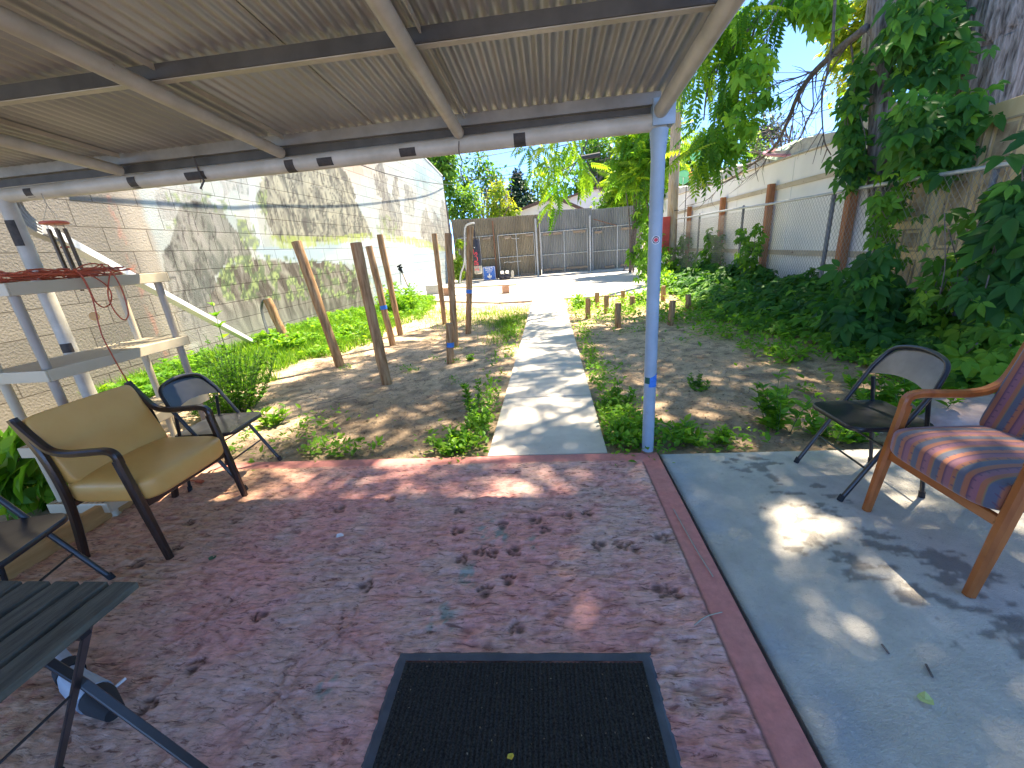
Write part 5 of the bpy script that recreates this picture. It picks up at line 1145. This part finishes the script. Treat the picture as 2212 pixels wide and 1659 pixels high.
def bgtree(name, label, px, Y, rad_, mt, n=14, leaf=.3, dens=110, seed=1, bare=0, group=None, tm=None, trunk_r=.14, stretch=1.2, bias=0):
    rs = np.random.RandomState(seed); c = onY(px[0], px[1], Y); t = thing(name, label, 'tree', (c[0], Y, 0), group)
    b = MB(); base = (c[0]+rs.uniform(-.3, .3), Y, -.1); fork = (c[0], Y, max(c[2]-rad_*stretch*.8, 1)); limb(b, [base, ((base[0]+c[0])/2+.1, Y, fork[2]*.5), fork, (c[0]+.1, Y, c[2]+rad_*.5)], trunk_r, trunk_r*.3)
    for i in range(7):
        a = rs.rand()*2*PI; e = (c[0]+rad_*.85*math.cos(a), Y+rad_*.6*math.sin(a), c[2]+rs.uniform(-.3, .8)*rad_); limb(b, [fork, ((fork[0]+e[0])/2, (fork[1]+e[1])/2, (fork[2]+e[2])/2+.1), e], trunk_r*.45, .02, 6, 4)
        if bare: twiggy(b, catmull([fork, ((fork[0]+e[0])/2, Y, (fork[2]+e[2])/2+.1), e], 6), .018, bare, rad_*.7, rs)
    b.build('trunk', M['twig' if bare else 'bark'], t, smooth=True)
    crown('crown', t, sub(c, (rad_, rad_*.8, rad_*stretch), n, rs), M[mt], tm or quadleaf, leaf, dens, seed+50, rnd_bias=bias)
    return t
def background():
    bgtree('broadleaf_tree', 'yellow green tree rising over the far corner of the mural wall', (950, 345), 27, 1.5, 'leaf_bg', 16, .32, 130, 1, bias=.15)
    bgtree('broadleaf_tree', 'bushy light green tree beside the wall corner beyond the gate', (1000, 448), 28, 1.3, 'leaf_bg', 14, .22, 150, 2, bias=.1)
    bgtree('bare_tree', 'half bare grey tree with thin upright twigs beyond the gate', (1050, 440), 30, 1.9, 'leaf_yel', 8, .16, 40, 3, bare=16, stretch=1.2)
    bgtree('broadleaf_tree', 'tall thin blue green tree behind the half bare tree', (1038, 405), 46, 2.8, 'leaf_bg', 16, .4, 110, 4, stretch=1.3, bias=-.15)
    bgtree('shrub_tree', 'bright yellow green shrub between the bare tree and the pale house', (1078, 447), 29, 1.2, 'leaf_yel', 10, .2, 130, 5)
    t = thing('conifer_tree', 'dark blue green conifer standing behind the pale gabled house', 'tree', (*onY(1118, 430, 48)[:2], 0)); c = onY(1118, 430, 48); rs = np.random.RandomState(4)
    b = MB(); b.tube([(c[0], 48, 0), (c[0], 48, c[2]+2.4)], .25, 8); b.build('trunk', M['bark'], t)
    crown('crown', t, [((c[0]+rs.uniform(-.2, .2), 48, c[2]+2.6-k*.5), (.35+.3*k, .35+.3*k, .35), .4+.3*k) for k in range(9)], M['leaf_dark'], quadleaf, .35, 240, 8, droop=.3)
    bgtree('broadleaf_tree', 'low round green tree between the conifer and the hanging branch', (1160, 428), 50, 2.6, 'leaf_bg', 10, .4, 120, 6)
    bgtree('broadleaf_tree', 'large mid green tree left of the far utility pole', (1300, 385), 46, 4.3, 'leaf_bg', 26, .5, 140, 7, stretch=1.3, trunk_r=.25)
    bgtree('broadleaf_tree', 'sparse tall tree with thin upright limbs left of the far utility pole', (1290, 325), 44, 2.2, 'leaf_bg', 12, .3, 60, 17, stretch=1.8, bare=8)
    bgtree('broadleaf_tree', 'dark green tree behind the near utility pole', (1420, 420), 34, 3.0, 'leaf_bg', 18, .4, 140, 8, bias=-.15)
    bgtree('broadleaf_tree', 'small leafy tree at the foot of the far utility pole', (1330, 432), 27, 1.3, 'leaf_bg', 12, .25, 120, 18, bias=.15)
    bgtree('broadleaf_tree', 'green tree right of the near utility pole above the fence ornaments', (1520, 365), 30, 2.4, 'leaf_bg', 16, .35, 130, 9)
    bgtree('pine_tree', 'sparse pine like tree against the sky above the white fence', (1643, 285), 34, 2.2, 'leaf_dark', 9, .3, 110, 10, bare=6, stretch=1.1, bias=.4)
    bgtree('broadleaf_tree', 'lower sparse tree below the pine, above the white fence', (1620, 345), 32, 1.9, 'leaf_bg', 9, .3, 80, 12, bare=10)
    bgtree('bare_tree', 'bare twiggy tree top showing behind the pale green parasol', (1700, 318), 24, 1.9, 'leaf_bg', 4, .15, 14, 13, bare=22, stretch=1)
    bgtree('broadleaf_tree', 'yellow leaved tree behind the vine wrapped trunk', (1880, 60), 13.5, 1.0, 'leaf_yel', 16, .17, 230, 14, bias=.2, stretch=1.5)
    bgtree('broadleaf_tree', 'yellow leaved tree further left showing through the gap by the dead branch', (1868, 140), 15.5, .5, 'leaf_yel', 8, .17, 110, 24, bias=.2, stretch=1.3)
    bgtree('broadleaf_tree', 'dark leafy tree behind the thick bare trunk at the right edge', (2190, 90), 9.5, 2.4, 'leaf_cover', 22, .24, 200, 15, bias=-.2)
    # ailanthus sapling clump by the right end of the gate
    for i, (px, Y, lb, hh) in enumerate((((1372, 345), 20.5, 'yellow green tree of heaven sapling behind the blue roof post', 2.0), ((1425, 330), 19.0, 'tree of heaven sapling between the roof post and the near utility pole', 2.3), ((1350, 410), 24.5, 'short tree of heaven sapling beyond the right gate leaf', 1.1))):
        rs = np.random.RandomState(30+i); c = onY(px[0], px[1], Y); t = thing('tree_of_heaven_sapling', lb, 'tree', (c[0], Y, 0))
        b = MB(); ends = []
        for k in range(5): e = (c[0]+rs.uniform(-1, 1)*.7, Y+rs.uniform(-.5, .5), c[2]+rs.uniform(-.6, 1)*hh); limb(b, [(c[0]+rs.uniform(-.2, .2), Y, 0), ((c[0]+e[0])/2, Y, e[2]*.55), e], .05, .015, 6); ends.append(e)
        b.build('stem', M['twig'], t, smooth=True)
        crown('crown', t, sub(c, (1.0, .8, hh), 22, rs, (.3, .45)), M['leaf_ail'], ailanthus, .75, 15, 60+i, droop=.35, rnd_bias=.2)
background()
# ---------------------------------------------------------------- the big tree of heaven: shading crown and hanging sprays
def heaven():
    rs = np.random.RandomState(77)
    t = thing('tree_of_heaven', 'large tree of heaven whose leafy sprays hang over the yard beside the roof corner', 'tree', (6.2, 9.5, 0))
    b = MB(); limb(b, [(6.2, 9.5, -.2), (6.1, 9.4, 3), (5.8, 9.2, 6.5), (5.2, 8.8, 9.5)], .3, .14, 12)
    tips = [(1.0, 8.5, 10.2), (2.6, 6.5, 10.6), (4.4, 12, 10.4), (7.6, 8, 10.8), (3.5, 10, 11), (6, 5.6, 10.2)]
    for e in tips: limb(b, [(5.9, 9.3, 6+rs.rand()*1.5), ((5.9+e[0])/2, (9.3+e[1])/2, 9.2), e], .1, .03, 7)
    b.build('trunk', M['bark'], t, smooth=True)
    # high crown: throws the dappled shade
    cl = []
    for i in range(255):
        x = rs.uniform(-.4, 10.0); y = rs.uniform(2.0, 13.2)
        gx, gy = x-3.4, y-3.8                       # where its shade falls
        keep = 1.0
        if gx < -3.1+.5*math.sin(gy) or gy > 9.0: keep = .06
        if gx < -.2 and gy < 3.0: keep = .35
        if -.8 < gx < .7 and 2.6 < gy < 8: keep = .45
        if -.5 < gx < .4 and 7.5 < gy: keep = .0
        if .7 < gx < 1.9 and 1.8 < gy < 2.9: keep = .45
        if -.7 < gx < .2 and 1.9 < gy < 2.8: keep = .4
        if rs.rand() > keep: continue
        cl.append(((x, y, 10.3+rs.uniform(-.8, 1.1)), (.75, .75, .3), rs.uniform(.4, 1.2)))
    for i in range(7):
        cl.append(((rs.uniform(3.5, 7.6), rs.uniform(3.4, 6.3), 10.3+rs.uniform(-.8, 1.1)), (.6, .6, .3), rs.uniform(.5, 1.1)))
    for i in range(15):
        cl.append(((rs.uniform(3.3, 4.2), rs.uniform(4.0, 6.4), 10.3+rs.uniform(-.8, 1.1)), (.5, .5, .3), rs.uniform(.6, 1.1)))
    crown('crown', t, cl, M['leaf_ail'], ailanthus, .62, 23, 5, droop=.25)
    # hanging sprays seen right of the roof
    def spray(regs, Y, size, dens, seed, nm='hanging_leaves', mt='leaf_ail', tm=ailanthus, droop=1.0, bias=0):
        rr = np.random.RandomState(seed); cl = []
        for (x0, y0, x1, y1, w, n) in regs:
            for k in range(n):
                q = rr.rand(); y_ = Y+rr.uniform(-.7, .7); c = onY(x0+(x1-x0)*q+rr.uniform(-w, w), y0+(y1-y0)*q+rr.uniform(-w, w), y_)
                cl.append((c, (.26, .26, .24), rr.uniform(.6, 1.3)))
        crown(nm, t, cl, M[mt], tm, size, dens, seed+3, droop=droop, rnd_bias=bias)
    spray([(1570, 15, 1690, 10, 20, 9), (1575, 60, 1615, 120, 22, 9), (1530, 195, 1590, 170, 16, 7), (1515, 265, 1560, 300, 18, 10), (1515, 320, 1540, 335, 12, 4), (1600, 150, 1590, 300, 8, 4)], 9.2, .5, 5, 101, bias=-.12)
    spray([(1545, 60, 1600, 20, 20, 8), (1480, 175, 1520, 150, 10, 5), (1480, 345, 1500, 350, 8, 2)], 8.8, .5, 5, 102, bias=.3)
    spray([(1620, 130, 1645, 160, 10, 5), (1640, 180, 1650, 240, 8, 2), (1590, 200, 1600, 300, 8, 4), (1700, 5, 1790, 10, 10, 9), (1780, 20, 1790, 45, 8, 5)], 8.6, .2, 12, 103, 'creeper_spray', 'leaf_cover', creeper, 1.2, .2)
    # branch hanging below the header
    spray([(1130, 318, 1170, 315, 6, 4), (1150, 345, 1200, 355, 8, 6), (1195, 375, 1215, 400, 10, 7), (1190, 312, 1240, 305, 6, 5), (1250, 365, 1270, 372, 5, 3), (1205, 410, 1195, 428, 5, 3), (1235, 325, 1250, 340, 6, 3)], 10.2, .42, 3.6, 104, bias=.22)
    b = MB()
    for pts, Y, r in (([(1275, 285), (1262, 320), (1245, 350), (1228, 375), (1205, 400)], 10.2, .022), ([(1245, 350), (1215, 368), (1185, 362), (1160, 358)], 10.1, .014), ([(1262, 320), (1230, 312), (1190, 320), (1140, 326)], 10.2, .014), ([(1250, 345), (1270, 365), (1285, 388)], 10.2, .01),
                      ([(1700, -30), (1620, 60), (1570, 120), (1530, 190), (1520, 260)], 9.2, .03), ([(1640, 30), (1600, 170), (1590, 300)], 9.0, .02), ([(1560, 130), (1500, 200)], 9.2, .015), ([(1700, -20), (1640, 120), (1650, 200)], 8.7, .014)):
        b = MB(); limb(b, [onY(*p, Y) for p in pts], r, r*.4, 6); b.build('branch', M['twig'], t, smooth=True)
heaven()
def right_trees():
    rs = np.random.RandomState(9)
    t = thing('vine_wrapped_tree', 'slender grey trunk wrapped in creeper rising behind the chain link fence', 'tree', (4.45, 6.6, 0))
    b = MB(); P = [onY(1905, 640, 6.6), onY(1902, 500, 6.6), onY(1896, 380, 6.6), onY(1900, 250, 6.65), onY(1905, 120, 6.7), onY(1900, 0, 6.8), onY(1895, -160, 7.0)]; P[0] = (P[0][0], 6.6, 0)
    limb(b, P, .125, .1, 14); b.build('trunk', M['bark'], t, smooth=True)
    b = MB(); D = [(onY(1870, 60, 6.8)), onY(1815, 105, 7.4), onY(1755, 160, 8.0), onY(1720, 215, 8.6), onY(1702, 262, 9.1), onY(1670, 320, 9.8), onY(1620, 358, 10.5), onY(1560, 395, 11.3), onY(1500, 402, 11.8)]
    limb(b, D, .05, .012, 8); Pm = catmull(D, 5); twiggy(b, Pm, .012, 34, .9, rs, -.15)
    for pts, Y, r in (([(1775, 145), (1730, 165), (1680, 180), (1640, 200), (1605, 195)], 8.2, .016), ([(1745, 175), (1700, 215), (1660, 240), (1625, 215)], 8.4, .012), ([(1720, 215), (1690, 270), (1655, 285), (1610, 300)], 8.8, .014), ([(1700, 262), (1730, 240), (1738, 280), (1710, 320)], 9.0, .01),
                      ([(1805, -20), (1800, 60), (1795, 110), (1785, 165), (1775, 210), (1780, 300), (1795, 335)], 7.5, .02), ([(1560, 395), (1530, 430), (1480, 445)], 11.4, .01), ([(1600, 378), (1545, 400), (1490, 385)], 11, .01), ([(1670, 320), (1640, 365), (1600, 395)], 10, .012)):
        Q_ = [onY(*p, Y) for p in pts]; limb(b, Q_, r, r*.35, 6); twiggy(b, catmull(Q_, 6), r*.45, 12, .45, rs, -.1)
    b.build('dead_branch', M['twig'], t, smooth=True)
    t = thing('bare_trunk_tree', 'thick grey furrowed trunk behind the door fence at the top right corner', 'tree', (5.7, 6.3, 0))
    P = [onY(2140, 160, 6.3), onY(2143, 60, 6.3), onY(2152, -60, 6.4), onY(2165, -200, 6.5)]; q = (P[0][0], 6.3, 0)
    b = MB(); Pk = catmull([q]+P, 10); 
    n = 40; a = np.arange(n)*2*PI/n; prof = np.stack([np.cos(a)*(1+.05*np.cos(a*9)+.03*np.sin(a*17)), np.sin(a)*(1+.05*np.cos(a*9)+.03*np.sin(a*17))], 1)
    b.sweep(Pk, prof, scale=np.linspace(.31, .24, len(Pk))); b.build('trunk', M['bark'], t, smooth=True)
    # ------------------------------------------------------------ creeper
    def vine(label, regs, Y, size, seed, dens=26, mt='leaf_creeper', bias=0, tm=creeper, stems=8, dy=.35, rr=.22):
        rs = np.random.RandomState(seed); cl = []; c0 = onY(regs[0][0], regs[0][1], Y); t = thing('creeper_vine', label, 'vine', (c0[0], Y, 0))
        for (x0, y0, x1, y1, w, n) in regs:
            for k in range(n):
                qx, qy = rs.rand(), rs.rand(); y_ = Y+rs.uniform(-dy, dy); c = onY(x0+(x1-x0)*qx, y0+(y1-y0)*qy, y_)
                if c[2] < .05: continue
                cl.append((c, (rr*.8, rr, rr), rs.uniform(.5, 1.3)))
        n_ = len(cl); Ps = []; Ds = []; Ns = []; Rn = []
        for (c, r, wgt) in cl:
            n = int(dens*wgt/3)+1; p = np.array(c)+rs.randn(n, 3)*np.array(r)*.6; Ps.append(p)
            d = np.stack([-.45+rs.randn(n)*.45, -.35+rs.randn(n)*.5, -.75+rs.randn(n)*.35], 1); Ds.append(d)
            Ns.append(np.stack([-.55+rs.randn(n)*.3, -.5+rs.randn(n)*.3, .75+rs.randn(n)*.3], 1)); Rn.append(.25+rs.randn(n)*.2+bias+(rs.rand(n) < .12)*.4)
        scatter('foliage', M[mt], t, tm, np.concatenate(Ps), np.concatenate(Ds), np.concatenate(Ns), size*(.42+1.05*rs.rand(sum(len(p) for p in Ps))), rnd=np.concatenate(Rn))
        b = MB()
        for k in range(stems):
            i, j = rs.randint(n_), rs.randint(n_); A, B_ = np.array(cl[i][0]), np.array(cl[j][0]); 
            if np.linalg.norm(A-B_) > 1.6: B_ = A+(B_-A)*1.2/np.linalg.norm(A-B_)
            limb(b, [A, (A+B_)/2+rs.randn(3)*.08, B_], .006, .004, 5)
        b.build('stem', M['twig'], t, smooth=True); return t
    vine('dense dark creeper high up between the slender trunk and the thick trunk', [(1945, 0, 2050, 90, 0, 22), (1950, 80, 2040, 160, 0, 16)], 6.3, .19, 1, dens=24, dy=.5, bias=-.05)
    vine('narrow creeper column down the left side of the slender trunk', [(1838, 190, 1862, 260, 0, 8), (1825, 250, 1862, 330, 0, 15), (1822, 320, 1862, 400, 0, 15), (1850, 110, 1868, 190, 0, 4)], 6.8, .16, 2, dens=17, dy=.3, rr=.12, bias=.05)
    vine('large creeper mound spilling over the top of the door fence', [(1950, 220, 2085, 260, 0, 13), (1948, 250, 2105, 320, 0, 23), (1945, 315, 2040, 365, 0, 12), (2060, 260, 2115, 300, 0, 5), (2070, 205, 2100, 235, 0, 3)], 5.6, .18, 3, dens=22, dy=.3, bias=.05, rr=.17)
    vine('thin olive creeper hanging over the chain link below the mound', [(1900, 400, 1935, 520, 0, 16), (1885, 470, 1905, 590, 0, 6)], 5.9, .12, 4, dens=16, mt='leaf_cover', bias=.1, rr=.15)
    vine('glossy large leaved creeper at the right edge above the folding chair', [(2180, 400, 2225, 480, 0, 6), (2160, 470, 2225, 560, 0, 13), (2120, 550, 2225, 640, 0, 17), (2120, 640, 2225, 700, 0, 13), (2200, 350, 2225, 400, 0, 2)], 4.15, .2, 5, dens=13, dy=.2, bias=-.05, rr=.12)
    vine('bright creeper low behind the back of the right folding chair', [(2085, 715, 2225, 770, 0, 16), (2095, 740, 2140, 800, 0, 6)], 3.9, .16, 6, dens=12, mt='leaf_cover', bias=.15)
    vine('blue green creeper cascading from the fence to the ground cover', [(1850, 570, 1905, 620, 0, 9), (1820, 620, 1905, 700, 0, 20), (1810, 690, 1930, 750, 0, 16), (1920, 660, 1950, 700, 0, 4)], 5.3, .19, 7, dens=16, dy=.4, bias=-.02)
    vine('young creeper climbing across the door panels', [(2030, 560, 2090, 600, 0, 5), (2000, 610, 2080, 650, 0, 8), (2035, 450, 2060, 520, 0, 3), (2000, 650, 2060, 690, 0, 6)], 4.7, .13, 8, dens=8, mt='leaf_cover', bias=.05, rr=.14)
    vine('small creeper climbing the fence beside the second brown post', [(1600, 490, 1635, 545, 0, 10), (1590, 540, 1640, 590, 0, 12)], 9.0, .14, 9, dens=10, mt='leaf_cover', rr=.1)
    vine('small creeper climbing the fence beside the first far brown post', [(1525, 505, 1560, 560, 0, 12), (1510, 550, 1560, 600, 0, 14)], 12.0, .18, 10, dens=10, mt='leaf_cover', rr=.15)
    vine('leafy creeper round the foot of the near utility pole', [(1470, 520, 1530, 600, 0, 14), (1425, 560, 1470, 610, 0, 12), (1385, 520, 1440, 620, 0, 22)], 14.6, .22, 11, dens=16, mt='leaf_cover', rr=.3, bias=.1)
    vine('ivy column between the mural wall and the leftmost gate leaf', [(983, 520, 1000, 600, 0, 26)], 21.3, .2, 12, dens=26, mt='leaf_yel', rr=.13, dy=.15, bias=-.2)
    vine('creeper hanging along the right end of the gate', [(1375, 450, 1400, 560, 0, 18), (1360, 540, 1400, 600, 0, 14)], 20.5, .25, 13, dens=16, mt='leaf_cover', rr=.25)
    vine('broad leaved creeper beyond the timber edging at the left edge', [(-10, 930, 60, 1010, 0, 12), (0, 1000, 130, 1100, 0, 26), (-10, 560, 10, 620, 0, 0)], 2.35, .2, 14, dens=14, mt='leaf_cover', rr=.1, dy=.3, bias=.25, tm=trileaf)
right_trees()
# ================================================================== LOW PLANTS
def cover():
    rs = np.random.RandomState(55); n = 12500
    y = 3.2+rs.rand(n)**1.25*15; ex = np.interp(y, [3.3, 3.7, 4.7, 5.6, 6.7, 8, 11, 14.5, 18], [3.5, 3.3, 3.35, 3.15, 3.0, 2.9, 3.2, 3.5, 3.9])+.35*(fbm(y*1.7, y*0, 4)-.5)
    x = ex+(4.35-ex)*rs.rand(n)**.85
    u = (x-ex)/(4.35-ex); H = .06+(.36*u**1.5+.07)*(.45+1.1*fbm(x*2.2, y*2.2, 12)); H = H*np.interp(y, [3.2, 4.5, 6], [.4, .75, 1])
    z = mound(x, y)+H*(1-.45*rs.rand(n)**1.5)
    D = np.stack([-.55+rs.randn(n)*.6, -.25+rs.randn(n)*.6, -.2+rs.randn(n)*.3], 1); N = np.stack([-.35+rs.randn(n)*.35, -.25+rs.randn(n)*.35, np.ones(n)], 1)
    k = rs.rand(n) < .8
    P = np.stack([x, y, z], 1); r = .3+.35*rs.randn(n)*.5+.35*(1-u)*(rs.rand(n) < .6)
    S = (.05+.07*rs.rand(n))*np.interp(y, [3, 7, 16], [.9, 1.2, 2.0])
    tag(scatter('ground_cover', M['leaf_cover'], None, trileaf, P[k], D[k], N[k], S[k], rnd=r[k]), 'thick green ground cover sloping down from the right hand fence', 'ground cover', kind='stuff')
    k = ~k & (u > .25); tag(scatter('creeping_vine_cover', M['leaf_creeper'], None, creeper, P[k]+[0, 0, .05], D[k], N[k], S[k]*1.5, rnd=r[k]), 'larger dark creeper leaves lying among the ground cover by the fence', 'ground cover', kind='stuff')
cover()
def grasses():
    rs = np.random.RandomState(66); bl = blade()
    def field(name, label, n, fn, h, mt='grass', w=1.0, tm=None):
        x, y = fn(n); z = mound(x, y)-.005; n = len(x); D = np.stack([rs.randn(n)*.35, rs.randn(n)*.35, np.ones(n)], 1); N = rs.randn(n, 3); N[:, 2] = 0
        tag(scatter(name, M[mt], None, tm or bl, np.stack([x, y, z], 1), D, N, h*(.5+rs.rand(n))), label, 'grass', kind='stuff')
    def left(n):
        y = 4.3+rs.rand(n)**1.2*11; ex = np.interp(y, [4.3, 5, 6, 7.5, 9.5, 11, 15], [-4.4, -4.1, -3.75, -3.5, -3.6, -3.3, -4.3])+.5*(fbm(y*1.5, y*0, 5)-.5)
        x = ex-(ex+5.9)*rs.rand(n)**.8; k = fbm(x*1.6, y*1.6, 9)+.18*(ex-x) > .42; return x[k], y[k]
    field('grass', 'bright sunlit grass along the foot of the mural wall', 42000, left, .15)
    def lw(n):
        x, y = left(n); k = vn(x*2, y*2, 3) > .45; return x[k], y[k]
    x, y = lw(6500); n = len(x); P = np.stack([x, y, mound(x, y)+.04+.14*rs.rand(n)], 1); D = rv(n); D[:, 2] = np.abs(D[:, 2])*.4; N = rv(n)*.5+[0, 0, 1]
    tag(scatter('leafy_weeds', M['weed'], None, trileaf, P, D, N, .05+.06*rs.rand(n), rnd=.4+.5*rs.rand(n)), 'low leafy weeds mixed into the grass by the mural wall', 'weeds', kind='stuff')
    def patch(cs):
        def f(n):
            X = []; Y = []
            for (cx, cy, rx, ry, w) in cs:
                m = int(n*w); X.append(cx+rs.randn(m)*rx*.5); Y.append(cy+rs.randn(m)*ry*.5)
            X, Y = np.concatenate(X), np.concatenate(Y); k = (fbm(X*3, Y*3, 2) > .4) & ~((X > -.56) & (X < .39)); return X[k], Y[k]
        return f
    def lowweeds(name, label, n, fn, h, s, seed, b=.4):
        x, y = fn(n); n = len(x); P = np.stack([x, y, mound(x, y)+.01+h*rs.rand(n)], 1); D = rv(n); D[:, 2] = .1+np.abs(D[:, 2])*.5; N = rv(n)*.5+[0, 0, 1]
        tag(scatter(name, M['weed'], None, simple, P, D, N, s*(.5+rs.rand(n)), rnd=b+.5*rs.rand(n)), label, 'weeds', kind='stuff')
    field('grass', 'patchy grass beside the far end of the path and the driveway', 9000, patch([(-1.5, 9.6, 1.4, 1.4, .3), (-2.6, 10.6, 2.2, 1.2, .3), (-.9, 8.3, .4, 1.6, .25), (-4.2, 12, 1.2, 2, .15)]), .1)
    lowweeds('path_weeds', 'weeds growing along the left edge of the path', 1000, patch([(-.78, 3.05, .34, .35, .35), (-.7, 3.7, .2, .7, .2), (-.72, 5.0, .18, 1.6, .15), (-.75, 7.6, .25, 1.8, .3)]), .1, .055, 1)
    lowweeds('path_weeds', 'continuous strip of weeds along the right edge of the path', 2800, patch([(.58, 3.2, .28, .5, .3), (.56, 4.2, .2, 1.2, .2), (.52, 5.6, .14, 1.8, .15), (.55, 7.6, .2, 2, .15), (.65, 9.8, .5, 2.2, .2)]), .12, .05, 2)
    lowweeds('stump_weeds', 'low weeds round the short stump posts', 3200, patch([(1.25, 8.9, .9, 1.6, .25), (2.0, 9.3, 1.3, 1.2, .3), (2.5, 7.9, 1.0, .6, .2), (1.8, 10.6, 1.8, 1, .25)]), .16, .065, 3)
    lowweeds('slab_weeds', 'weeds sprouting where the soil meets the pink patio and grey slab', 1000, patch([(.62, 2.95, .3, .2, .2), (1.15, 2.9, .4, .16, .2), (-1.9, 2.92, .5, .14, .2), (-2.3, 3.3, .5, .5, .2), (2.3, 3.2, .6, .3, .2)]), .1, .055, 4)
    sp = [(rs.uniform(-3.2, 3), rs.uniform(3, 8), .12, .12, .02) for _ in range(46)]
    lowweeds('sprouts', 'scattered tiny sprouts on the bare soil', 2200, patch(sp), .05, .035, 5, .25)
    lowweeds('yard_edge_weeds', 'bright weeds in front of the right hand ground cover', 3000, patch([(2.7, 6.5, .6, 1.8, .3), (2.9, 5, .4, .8, .2), (2.6, 8.6, .9, 1.2, .3), (2.9, 11.5, 1.2, 2.2, .2)]), .14, .07, 6, .45)
grasses()
def weed(name, label, base, h, spread, nst, leaf, seed, mt='weed', cat='weed', nl=16, tm=simple, bias=.3, z0=None, stalk=.004):
    rs = np.random.RandomState(seed); z = float(mound(base[0], base[1])) if z0 is None else z0; t = thing(name, label, cat, (base[0], base[1], z)); b = MB(); P = []; D = []; S = []
    for i in range(nst):
        a = rs.rand()*2*PI; q = rs.rand()**.6*spread; e = np.array([base[0]+q*math.cos(a), base[1]+q*math.sin(a), z+h*rs.uniform(.6, 1)*(1-.35*q/max(spread, .01))])
        s0 = np.array([base[0]+q*.35*math.cos(a), base[1]+q*.35*math.sin(a), z-.02]); mid = (s0+e)/2+rs.randn(3)*spread*.08; c = catmull([s0, mid, e], 5); b.tube(c, stalk, 5, rs=np.linspace(1, .4, len(c)))
        for k in range(nl):
            f = rs.uniform(.12, 1); p = c[min(int(f*(len(c)-1)), len(c)-1)]; aa = k*2.4+rs.rand(); P.append(p+rs.randn(3)*.006); D.append((math.cos(aa), math.sin(aa), .35+.5*f)); S.append(leaf*(1.15-.5*f)*rs.uniform(.6, 1.15))
    b.build('stem', M['stem'], t, smooth=True); n = len(P); scatter('foliage', M[mt], t, tm, P, D, rs.randn(n, 3)*.35+[0, 0, 1], S, rnd=bias+.55*rs.rand(n)); return t
weed('tall_weed', 'tall upright weed beside the left edge of the path', (-.82, 3.72), .66, .1, 4, .085, 1, nl=24, bias=.15)
weed('tall_weed', 'bushy weed at the foot of the tall upright weed by the path', (-.74, 3.45), .34, .2, 14, .07, 2, bias=.3)
weed('tall_weed', 'bright low weed in the corner between the path and the pink patio', (-.85, 2.98), .22, .26, 14, .08, 3, bias=.4)
weed('tall_weed', 'leafy weed on the right of the path near the blue roof post', (.56, 3.1), .24, .2, 14, .09, 4, bias=.4)
weed('tall_weed', 'dense dark weed on the right of the path further on', (.6, 3.75), .3, .2, 14, .075, 5, bias=.15)
weed('tall_weed', 'jagged dandelion like weed right of the blue roof post', (.98, 2.98), .26, .16, 9, .13, 6, nl=7, bias=.4)
weed('tall_weed', 'small pale weed right of the dandelion like weed', (1.24, 2.93), .18, .07, 6, .07, 7, bias=.55)
weed('tall_weed', 'tall bright weed left of the right folding chair', (1.78, 3.12), .6, .22, 10, .12, 8, nl=20, bias=.25)
weed('tall_weed', 'leafy weed under the right folding chair', (2.1, 2.98), .34, .3, 18, .1, 9, bias=.25)
weed('tall_weed', 'bushy weed behind the right folding chair', (2.75, 3.3), .5, .4, 26, .12, 10, bias=.15)
weed('tall_weed', 'small spreading weed in the middle of the right soil', (1.55, 4.2), .18, .25, 12, .06, 11, bias=.1)
weed('leafy_bush', 'rounded small leaved bush beside the back folding chair', (-3.75, 4.05), 1.0, .62, 120, .06, 12, cat='bush', nl=34, bias=.15)
weed('leafy_bush', 'sunlit bushy weed against the mural wall behind the middle poles', (-4.4, 11.6), 1.15, .75, 50, .16, 13, cat='bush', nl=24, bias=.4)
weed('leafy_bush', 'bright low bush at the foot of the short leaning pole', (-4.95, 7.0), .4, .6, 34, .13, 14, cat='bush', nl=18, bias=.45)
weed('leafy_bush', 'low bright bush behind the tall split pole', (-4.3, 8.0), .38, .55, 30, .12, 15, cat='bush', nl=18, bias=.45)
weed('leafy_bush', 'bright weed clump at the far right end of the path', (.75, 10.4), .45, .45, 26, .12, 16, cat='bush', nl=16, bias=.4)
weed('leafy_bush', 'weed clump behind the middle stump posts', (2.2, 10.3), .5, .45, 26, .12, 17, cat='bush', nl=16, bias=.4)
weed('leafy_bush', 'bright bush beside the foot of the near utility pole', (3.3, 12.6), .7, .9, 40, .18, 18, cat='bush', nl=18, bias=.4)
weed('tall_weed', 'small weed behind the back of the knee high taped post', (-1.25, 5.8), .14, .08, 6, .06, 19)
weed('tall_weed', 'pale broad leaved weed in front of the rounded bush', (-2.95, 3.62), .28, .2, 9, .12, 20, nl=8, bias=.5)
p = G(540, 800); weed('tall_stalk', 'single tall leafy stalk rising from the rounded bush', (-4.1, 4.6), 1.75, .05, 1, .13, 21, nl=60, bias=.45, stalk=.008)
